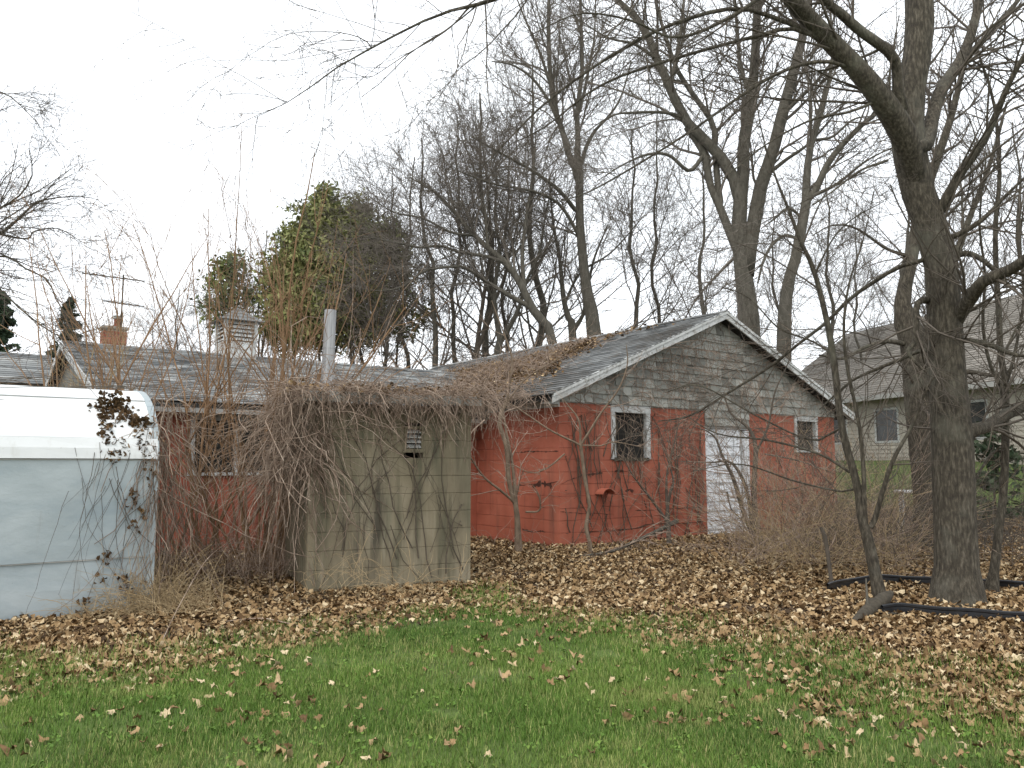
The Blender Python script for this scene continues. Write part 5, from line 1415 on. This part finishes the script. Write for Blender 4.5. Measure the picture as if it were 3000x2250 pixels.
# dry grass clump beside the trailer
n = 700
q0 = G(470, 1795)
p0 = np.stack([q0.x + rv.normal(-.12, .30, n), q0.y + rv.normal(.0, .2, n), np.zeros(n)], -1); p0[:, 2] = ground_z(p0[:, 0], p0[:, 1])
dd = np.stack([rv.normal(-.15, .5, n), rv.normal(-.2, .4, n), np.ones(n)], -1)
pt, rt = strands(p0, dd, rv.uniform(.3, .8, n), K=7, grav=rv.uniform(.12, .4, n), wob=.1, r=rv.uniform(.0016, .0034, n), taper=.4, rng=rv)
tag(tube_obj('grass_tuft', [(pt, rt, 3)], m_straw), 'clump of tall straw-coloured dead grass at the trailer end', 'grass', kind='stuff')

# ================================================================== SMALL THINGS
def ground_pts(pl, lift=.03, w=None):
    out = []
    for x, y, h in pl:
        q = G(x, y); out.append((q.x, q.y, float(ground_z(q.x, q.y)) + h))
    return out
# fallen branch by the wall
q = ground_pts([(1700, 1635, .03), (1790, 1628, .06), (1870, 1612, .16), (1930, 1605, .28), (1985, 1600, .42)])
a = catmull([(x, y, z, r) for (x, y, z), r in zip(q, (.014, .022, .03, .036, .042))], 14)
fb_ = thing('fallen_branch', (a[0, 0], a[0, 1], 0), 0, 'broken grey branch lying on the leaves below the red wall', 'branch')
bs = (a[0, 0], a[0, 1], 0)
tube_obj('branch', [(a[None, :, :3], a[None, :, 3], 8)], m_barkl, fb_, bs)
b1, q1 = grow(a[None, :, :3], a[None, :, 3], 16, .75, ang=.7, t0=.1, t1=.75, rr=.4, K=7, up=-.05, wob=.16, rmin=.005, rng=rv)
b1[:, :, 2] = np.maximum(b1[:, :, 2], .03)
b2, q2 = grow(b1, q1, 40, .35, ang=.7, rr=.6, K=4, wob=.2, rmin=.004, rng=rv)
b2[:, :, 2] = np.maximum(b2[:, :, 2], .03)
tube_obj('twig', [(b1, q1, 5), (b2, q2, 3)], m_vine, fb_, bs)
# rotting log by the edging
q = ground_pts([(2498, 1838, .04), (2540, 1815, .07), (2580, 1795, .10), (2612, 1778, .13)])
a = catmull([(x, y, z, r) for (x, y, z), r in zip(q, (.018, .055, .066, .03))], 14)
lg = thing('rotting_log', (a[0, 0], a[0, 1], 0), 0, 'short dark rotting log at the foot of the slender forked sapling', 'log'); bs = (a[0, 0], a[0, 1], 0)
tube_obj('log', [(a[None, :, :3], a[None, :, 3] * (1 + .12 * rv.normal(size=(1, 14))), 12)], m_log, lg, bs)
b1, q1 = grow(a[None, :, :3], a[None, :, 3], 5, .4, ang=.8, rr=.3, K=6, up=0, wob=.2, rmin=.006, rng=rv); b1[:, :, 2] = np.maximum(b1[:, :, 2], .03)
tube_obj('root', [(b1, q1, 5)], m_barkl, lg, bs)
# pale stick on the leaves
q = ground_pts([(660, 1838, .05), (760, 1836, .07), (850, 1846, .05), (935, 1866, .03)])
a = catmull([(x, y, z, r) for (x, y, z), r in zip(q, (.004, .006, .006, .004))], 12)
tag(tube_obj('stick', [(a[None, :, :3], a[None, :, 3], 6)], m_vine), 'long pale curved stick lying on the leaves in front of the shed', 'stick')
q = ground_pts([(470, 1900, .03), (520, 1870, .25), (600, 1800, .5), (680, 1745, .6)])
a = catmull([(x, y, z, r) for (x, y, z), r in zip(q, (.0025, .0032, .003, .002))], 14)
tag(tube_obj('stick', [(a[None, :, :3], a[None, :, 3], 6)], m_vine), 'thin pale cane bowed over the dead grass clump', 'stick')
# dead sapling stub right
hand_tree('sapling', 'short broken stem standing in the leaves left of the slender sapling', 'tree', [(2437, 1722, 11), (2430, 1660, 11), (2418, 1580, 12), (2405, 1545, 9)], 8.9,
          [([(2425, 1620, 5), (2440, 1590, 4), (2450, 1560, 2)], (8.9, 8.8))], [], m_twig, m_vine, 'saplings round the outbuilding', seed=40, flare=1.0)

# black edging ring round the biggest tree
def edging(pl, label):
    pts = catmull([(*p[:2], 0, 0) for p in ground_pts([(x, y, 0) for x, y in pl])], 40)
    b = MB(); n = len(pts)
    vs = []; 
    for i, (x, y, z, _) in enumerate(pts):
        t = pts[min(i + 1, n - 1)][:2] - pts[max(i - 1, 0)][:2]; t = t / np.linalg.norm(t); nx_, ny2 = t[1], -t[0]
        gz = float(ground_z(x, y)); wv = .006 * math.sin(i * .8)
        for (o, h) in ((.0, -.05), (-.004, .085), (-.012, .095), (-.012, .112), (0, .12), (.012, .112), (.012, .095), (.004, .085), (.008, -.05)):
            vs.append((x + nx_ * (o + wv), y + ny2 * (o + wv), gz + h + wv))
    k = 9
    fs = [(i * k + j, i * k + j + 1, (i + 1) * k + j + 1, (i + 1) * k + j) for i in range(n - 1) for j in range(k - 1)]
    b.add(vs, fs); b.build
    o = b.build('garden_edging', m_plastic); tag(o, label, 'garden edging'); return o
edging([(2585, 1812), (2640, 1806), (2720, 1812), (2850, 1824), (2990, 1832), (3150, 1830), (3320, 1812), (3420, 1790)], 'black plastic garden edging strip in front of the biggest trunk')
edging([(2425, 1742), (2460, 1732), (2530, 1720), (2640, 1716), (2760, 1722), (2900, 1728), (3000, 1738), (3200, 1752), (3420, 1790)], 'black plastic garden edging strip behind the biggest trunk')

# white garden table
q = P(2664, 1437, 15.5); gz = float(ground_z(q.x, q.y))
tb = thing('garden_table', (q.x, q.y, gz), 0, 'round white plastic garden table on the lawn behind the trunks', 'table')
h = q.z - gz
b = MB(); b.tube([(0, 0, h - .045), (0, 0, h - .03), (0, 0, h), (0, 0, h + .008)], [.27, .285, .285, .27], 28); b.build('table_top', m_wplast, tb, True)
for k in range(4):
    a = k * math.pi / 2 + .5
    b = MB(); b.tube([(.2 * math.cos(a), .2 * math.sin(a), h - .04), (.25 * math.cos(a), .25 * math.sin(a), -.02)], [.03, .024], 8); b.build('leg', m_wplast, tb)

# ================================================================== LEAVES AND GRASS
def leaf_template(rng, lobes=True):
    """a crumpled lobed dry leaf: centre fan, about 1 unit wide"""
    if lobes:
        ang = np.array([-90, -55, -20, 8, 35, 62, 90, 118, 145, 172, 200, 235]) * np.pi / 180
        rad = np.array([.30, .42, .30, .52, .34, .44, .62, .44, .34, .52, .30, .42])
    else:
        ang = np.array([-90, -20, 40, 90, 140, 200]) * np.pi / 180; rad = np.array([.35, .45, .4, .6, .4, .45])
    rad = rad * rng.uniform(.8, 1.15, len(rad))
    x, y = rad * np.cos(ang), rad * np.sin(ang)
    cu = rng.uniform(.5, 2.0) * rng.choice([-1, 1], p=[.3, .7]); cu2 = rng.uniform(-1.0, 1.4)
    z = cu * x * x + cu2 * y * y + .12 * rng.normal(size=len(x)) + .9 * rng.normal() * x * y
    v = np.concatenate([[[0, 0, 0]], np.stack([x, y, z], -1)])
    n = len(x)
    f = np.array([[0, 1 + i, 1 + (i + 1) % n] for i in range(n)])
    return v, f
rl = np.random.default_rng(101)
TP = [leaf_template(rl, True) for _ in range(10)]; TPS = [leaf_template(rl, False) for _ in range(8)]
def scatter_mesh(pos, yaw, tilt_ax, tilt, size, tone, temps, rng):
    V, Fc, T = [], [], []; off = 0
    pick = rng.integers(0, len(temps), len(pos))
    for k, (v, f) in enumerate(temps):
        m = pick == k; n = int(m.sum())
        if not n: continue
        c, s = np.cos(yaw[m]), np.sin(yaw[m])
        w = v[None] * size[m][:, None, None]
        # tilt about x by tilt, then yaw
        ct, stl = np.cos(tilt[m])[:, None], np.sin(tilt[m])[:, None]
        y = w[:, :, 1] * ct - w[:, :, 2] * stl; z = w[:, :, 1] * stl + w[:, :, 2] * ct; x = w[:, :, 0]
        xx = x * c[:, None] - y * s[:, None]; yy = x * s[:, None] + y * c[:, None]
        q = np.stack([xx, yy, z], -1) + pos[m][:, None, :]
        V.append(q.reshape(-1, 3)); Fc.append((f[None] + np.arange(n)[:, None, None] * len(v) + off).reshape(-1, 3)); T.append(np.repeat(tone[m], len(v))); off += n * len(v)
    return np.concatenate(V), np.concatenate(Fc), np.concatenate(T)

def in_solid(x, y):
    """inside a building, the shed or the trailer"""
    q = np.stack([x, y], -1)
    def loc(o, a): d = q - np.array(o)[:2]; return d @ np.array(a)[:2]
    s, t = loc(C0, U), loc(C0, V_)
    r = (s > 0) & (s < WID) & (t > 0) & (t < LEN) | (s > WS) & (s < .1) & (t > TW) & (t < 2 * TR - TW)
    a, b = loc(SC, su_), loc(SC, sn_); r |= (a > -SW) & (a < 0) & (b > 0) & (b < 2.3)
    a, b = loc(TC, U), loc(TC, V_); r |= (a > -TL) & (a < 0) & (b > .02) & (b < 2.2)
    return r
def sample(n, y0, y1, pw, margin=1.2):
    y = y0 + (y1 - y0) * rl.random(n) ** pw
    x = (rl.random(n) * 2 - 1) * (.66 * y + margin)
    return x, y
# litter
x, y = sample(265000, 3.2, 17, 1.0)
dens = litter_w(x, y) ** 1.4 * (1 - far_lawn(x, y))
dens *= .3 + .7 * smooth(.2, .6, .65 * vnoise(x, y, 1.7, 41) + .35 * vnoise(x, y, 5, 42))
keep = (rl.random(len(x)) < dens * np.clip(.95 - .035 * (y - 5), .4, 1)) & ~in_solid(x, y)
x, y = x[keep], y[keep]
n = len(x)
z = ground_z(x, y) + .008 + .05 * rl.random(n) ** 2 * litter_w(x, y)
tone = np.clip(rl.normal(.55, .27, n), 0, 1)
size = rl.uniform(.032, .078, n)
near = y < 6.6
pos = np.stack([x, y, z], -1)
def lit(m, temps):
    return scatter_mesh(pos[m], rl.random(m.sum()) * 6.28, None, rl.normal(0, .5, m.sum()), size[m], tone[m], temps, rl)
va, fa, ta = lit(near, TP); vb, fb2, tb_ = lit(~near, TPS)
me = mesh_from('leaf_litter', np.concatenate([va, vb]), None, np.concatenate([fa, fb2 + len(va)]), tone=np.concatenate([ta, tb_]))
tag(link('leaf_litter', me, m_leaf), 'thick carpet of dry brown leaves round the buildings and trees', 'leaves', kind='stuff')
print('litter', n)
# leaves on the roof and in the vines
nd = len(deb)
h = np.abs(rl.normal(0, .03, nd))[:, None] * np.array(nrmR)
v1, f1, t1_ = scatter_mesh(deb + h, rl.random(nd) * 6.28, None, rl.normal(.0, .6, nd), rl.uniform(.05, .10, nd), np.clip(rl.normal(.38, .2, nd), 0, 1), TPS, rl)
tag(link('roof_leaves', mesh_from('roof_leaves', v1, None, f1, tone=t1_), m_leaf), 'drift of dead leaves caught on the lower main roof', 'leaves', kind='stuff')
n = 420
l = np.stack([rl.uniform(-SW - .3, .2, n), rl.uniform(-.15, .7, n), SH + .1 + rl.random(n) * .12], -1)
v1, f1, t1_ = scatter_mesh(to_w(SC, su_, sn_, l), rl.random(n) * 6.28, None, rl.normal(0, .7, n), rl.uniform(.04, .085, n), np.clip(rl.normal(.4, .2, n), 0, 1), TPS, rl)
tag(link('roof_leaves', mesh_from('roof_leaves', v1, None, f1, tone=t1_), m_leaf), 'dead leaves caught in the vine thatch on the shed roof', 'leaves', kind='stuff')
# dead leaf cluster stuck to the trailer side
cl = []
for (cx, cy, sx, sy, k) in ((318, 1195, 26, 22, 150), (300, 1235, 14, 25, 60), (345, 1190, 22, 18, 60), (375, 1222, 16, 12, 40), (412, 1240, 18, 10, 50), (330, 1310, 14, 22, 40), (303, 1290, 6, 25, 18), (405, 1290, 7, 22, 20), (360, 1300, 5, 10, 8), (430, 1330, 12, 40, 24), (395, 1480, 14, 40, 30), (310, 1640, 10, 20, 12), (246, 1765, 9, 10, 10), (350, 1700, 40, 14, 24)):
    for _ in range(k):
        q = hit(random.gauss(cx, sx), random.gauss(cy, sy), TC + V_ * (.28 if cy < 1240 else .08 if cy < 1330 else 0), V_); cl.append(q)
cl = tr_clamp(np.array(cl)); n = len(cl)
v1, f1, t1_ = scatter_mesh(cl, rl.random(n) * 6.28, None, rl.normal(1.1, .6, n), rl.uniform(.03, .065, n), np.clip(rl.normal(.15, .12, n), 0, 1), TPS, rl)
tag(link('vine_leaves', mesh_from('vine_leaves', v1, None, f1, tone=t1_), m_leaf), 'cluster of dark dead vine leaves stuck on the trailer side', 'leaves', kind='stuff')

# single leaves on the lawn, nearest first
x, y = sample(5200, 3.1, 9, .9, .3)
d = .05 + .42 * smooth(.45, .8, vnoise(x, y, 1.1, 77)) + .5 * litter_w(x, y)
keep = (rl.random(len(x)) < d) & (litter_w(x, y) < .75)
x, y = x[keep], y[keep]
o_ = np.argsort(np.hypot(x, y)); x, y = x[o_], y[o_]
lm = []
for k in range(14):
    v, f = TP[k % len(TP)] if k < 10 else leaf_template(rl)
    me = mesh_from('fallen_leaf', v, None, f, tone=np.full(len(v), (.28, .72, .5, .85, .4, .6, .95, .2, .55, .78, .66, .35, .9, .48)[k])); me.materials.append(m_leaf); lm.append(me)
for i in range(min(300, len(x))):
    o = link('fallen_leaf', lm[int(rl.integers(0, 14))]); s = float(rl.uniform(.03, .074))
    o.location = (x[i], y[i], float(ground_z(x[i], y[i])) + .016 + .014 * random.random()); o.scale = (s, s, s)
    o.rotation_euler = (float(rl.normal(0, .45)), float(rl.normal(0, .35)), float(rl.random() * 6.28))
    tag(o, 'dry curled maple leaf lying singly on the mown grass', 'leaf', 'single fallen leaves on the lawn')
if len(x) > 300:
    xs, ys = x[300:], y[300:]; n = len(xs)
    v1, f1, t1_ = scatter_mesh(np.stack([xs, ys, ground_z(xs, ys) + .03], -1), rl.random(n) * 6.28, None, rl.normal(0, .5, n), rl.uniform(.035, .08, n), np.clip(rl.normal(.6, .22, n), 0, 1), TP, rl)
    tag(link('scattered_leaves', mesh_from('scattered_leaves', v1, None, f1, tone=t1_), m_leaf), 'scattered dry leaves farther out on the lawn', 'leaves', kind='stuff')
print('single leaves', len(x))

# grass blades
x, y = sample(760000, 3.0, 10.5, 1.3, 1.5)
lwv = litter_w(x, y)
keep = (rl.random(len(x)) < (1 - lwv) ** .55 * (.45 + .55 * smooth(.2, .5, vnoise(x, y, 2.3, 55))) * (1 - .85 * smooth(.74, .86, .7 * vnoise(x, y, 2.9, 95) + .3 * vnoise(x, y, 9, 96)))) & ~in_solid(x, y)
x, y = x[keep], y[keep]; n = len(x)
hgt = rl.uniform(.014, .044, n) * (.75 + .5 * vnoise(x, y, 1.9, 61)) * (1 + 1.1 * lwv[keep]); a = rl.random(n) * 6.28; ln = rl.uniform(.1, .9, n) * hgt
w = rl.uniform(.0011, .0023, n) * (1 + .14 * (y - 3))
g = ground_z(x, y)
dx, dy = np.cos(a), np.sin(a); px_, py_ = -dy, dx
b0 = np.stack([x - px_ * w, y - py_ * w, g - .004], -1); b1_ = np.stack([x + px_ * w, y + py_ * w, g - .004], -1)
t0_ = np.stack([x + dx * ln - px_ * w * .25, y + dy * ln - py_ * w * .25, g + hgt], -1); t1b = np.stack([x + dx * ln + px_ * w * .25, y + dy * ln + py_ * w * .25, g + hgt], -1)
v = np.stack([b0, b1_, t1b, t0_], 1).reshape(-1, 3)
k5 = np.arange(n)[:, None] * 4
tn = .12 + .55 * vnoise(x, y, 1.4, 66) + rl.normal(0, .13, n); tn = np.where(rl.random(n) < .10 + .34 * vnoise(x, y, 2.6, 91) ** 2, rl.uniform(.75, 1, n), np.clip(tn, 0, .72))
tn = np.where((rl.random(n) < .75 * smooth(.62, .85, vnoise(x, y, 2.1, 71) * .6 + .4 * vnoise(x, y, 7, 72))), np.maximum(tn, .8), tn)
me = mesh_from('grass', v, k5 + np.array([[0, 1, 2, 3]]), None, tone=np.repeat(tn, 4))
tag(link('grass', me, m_grass), 'short green spring lawn in the foreground', 'grass', kind='stuff')
print('blades', n)
nw = 700
cx_, cy_ = sample(nw, 3.1, 8.5, 1.2, .6); kk_ = litter_w(cx_, cy_) < .5; cx_, cy_ = cx_[kk_], cy_[kk_]
cx_ = np.repeat(cx_, 7) + rl.normal(0, .025, len(cx_) * 7); cy_ = np.repeat(cy_, 7) + rl.normal(0, .025, len(cy_) * 7); nw = len(cx_)
v1, f1, t1_ = scatter_mesh(np.stack([cx_, cy_, ground_z(cx_, cy_) + .018 + .012 * rl.random(nw)], -1), rl.random(nw) * 6.28, None, rl.normal(0, .5, nw), rl.uniform(.012, .028, nw), rl.uniform(.2, .7, nw), TPS, rl)
tag(link('lawn_weeds', mesh_from('lawn_weeds', v1, None, f1, tone=t1_), m_grass), 'small broad-leaved weeds among the lawn grass', 'weeds', kind='stuff')
tot = 0
seen = set()
for o in S.objects:
    if o.type == 'MESH' and o.data.name not in seen:
        seen.add(o.data.name); tot += sum(len(p.vertices) - 2 for p in o.data.polygons) if len(o.data.polygons) < 50000 else len(o.data.polygons) * 2
print('TRIS', tot, 'objects', len(S.objects))
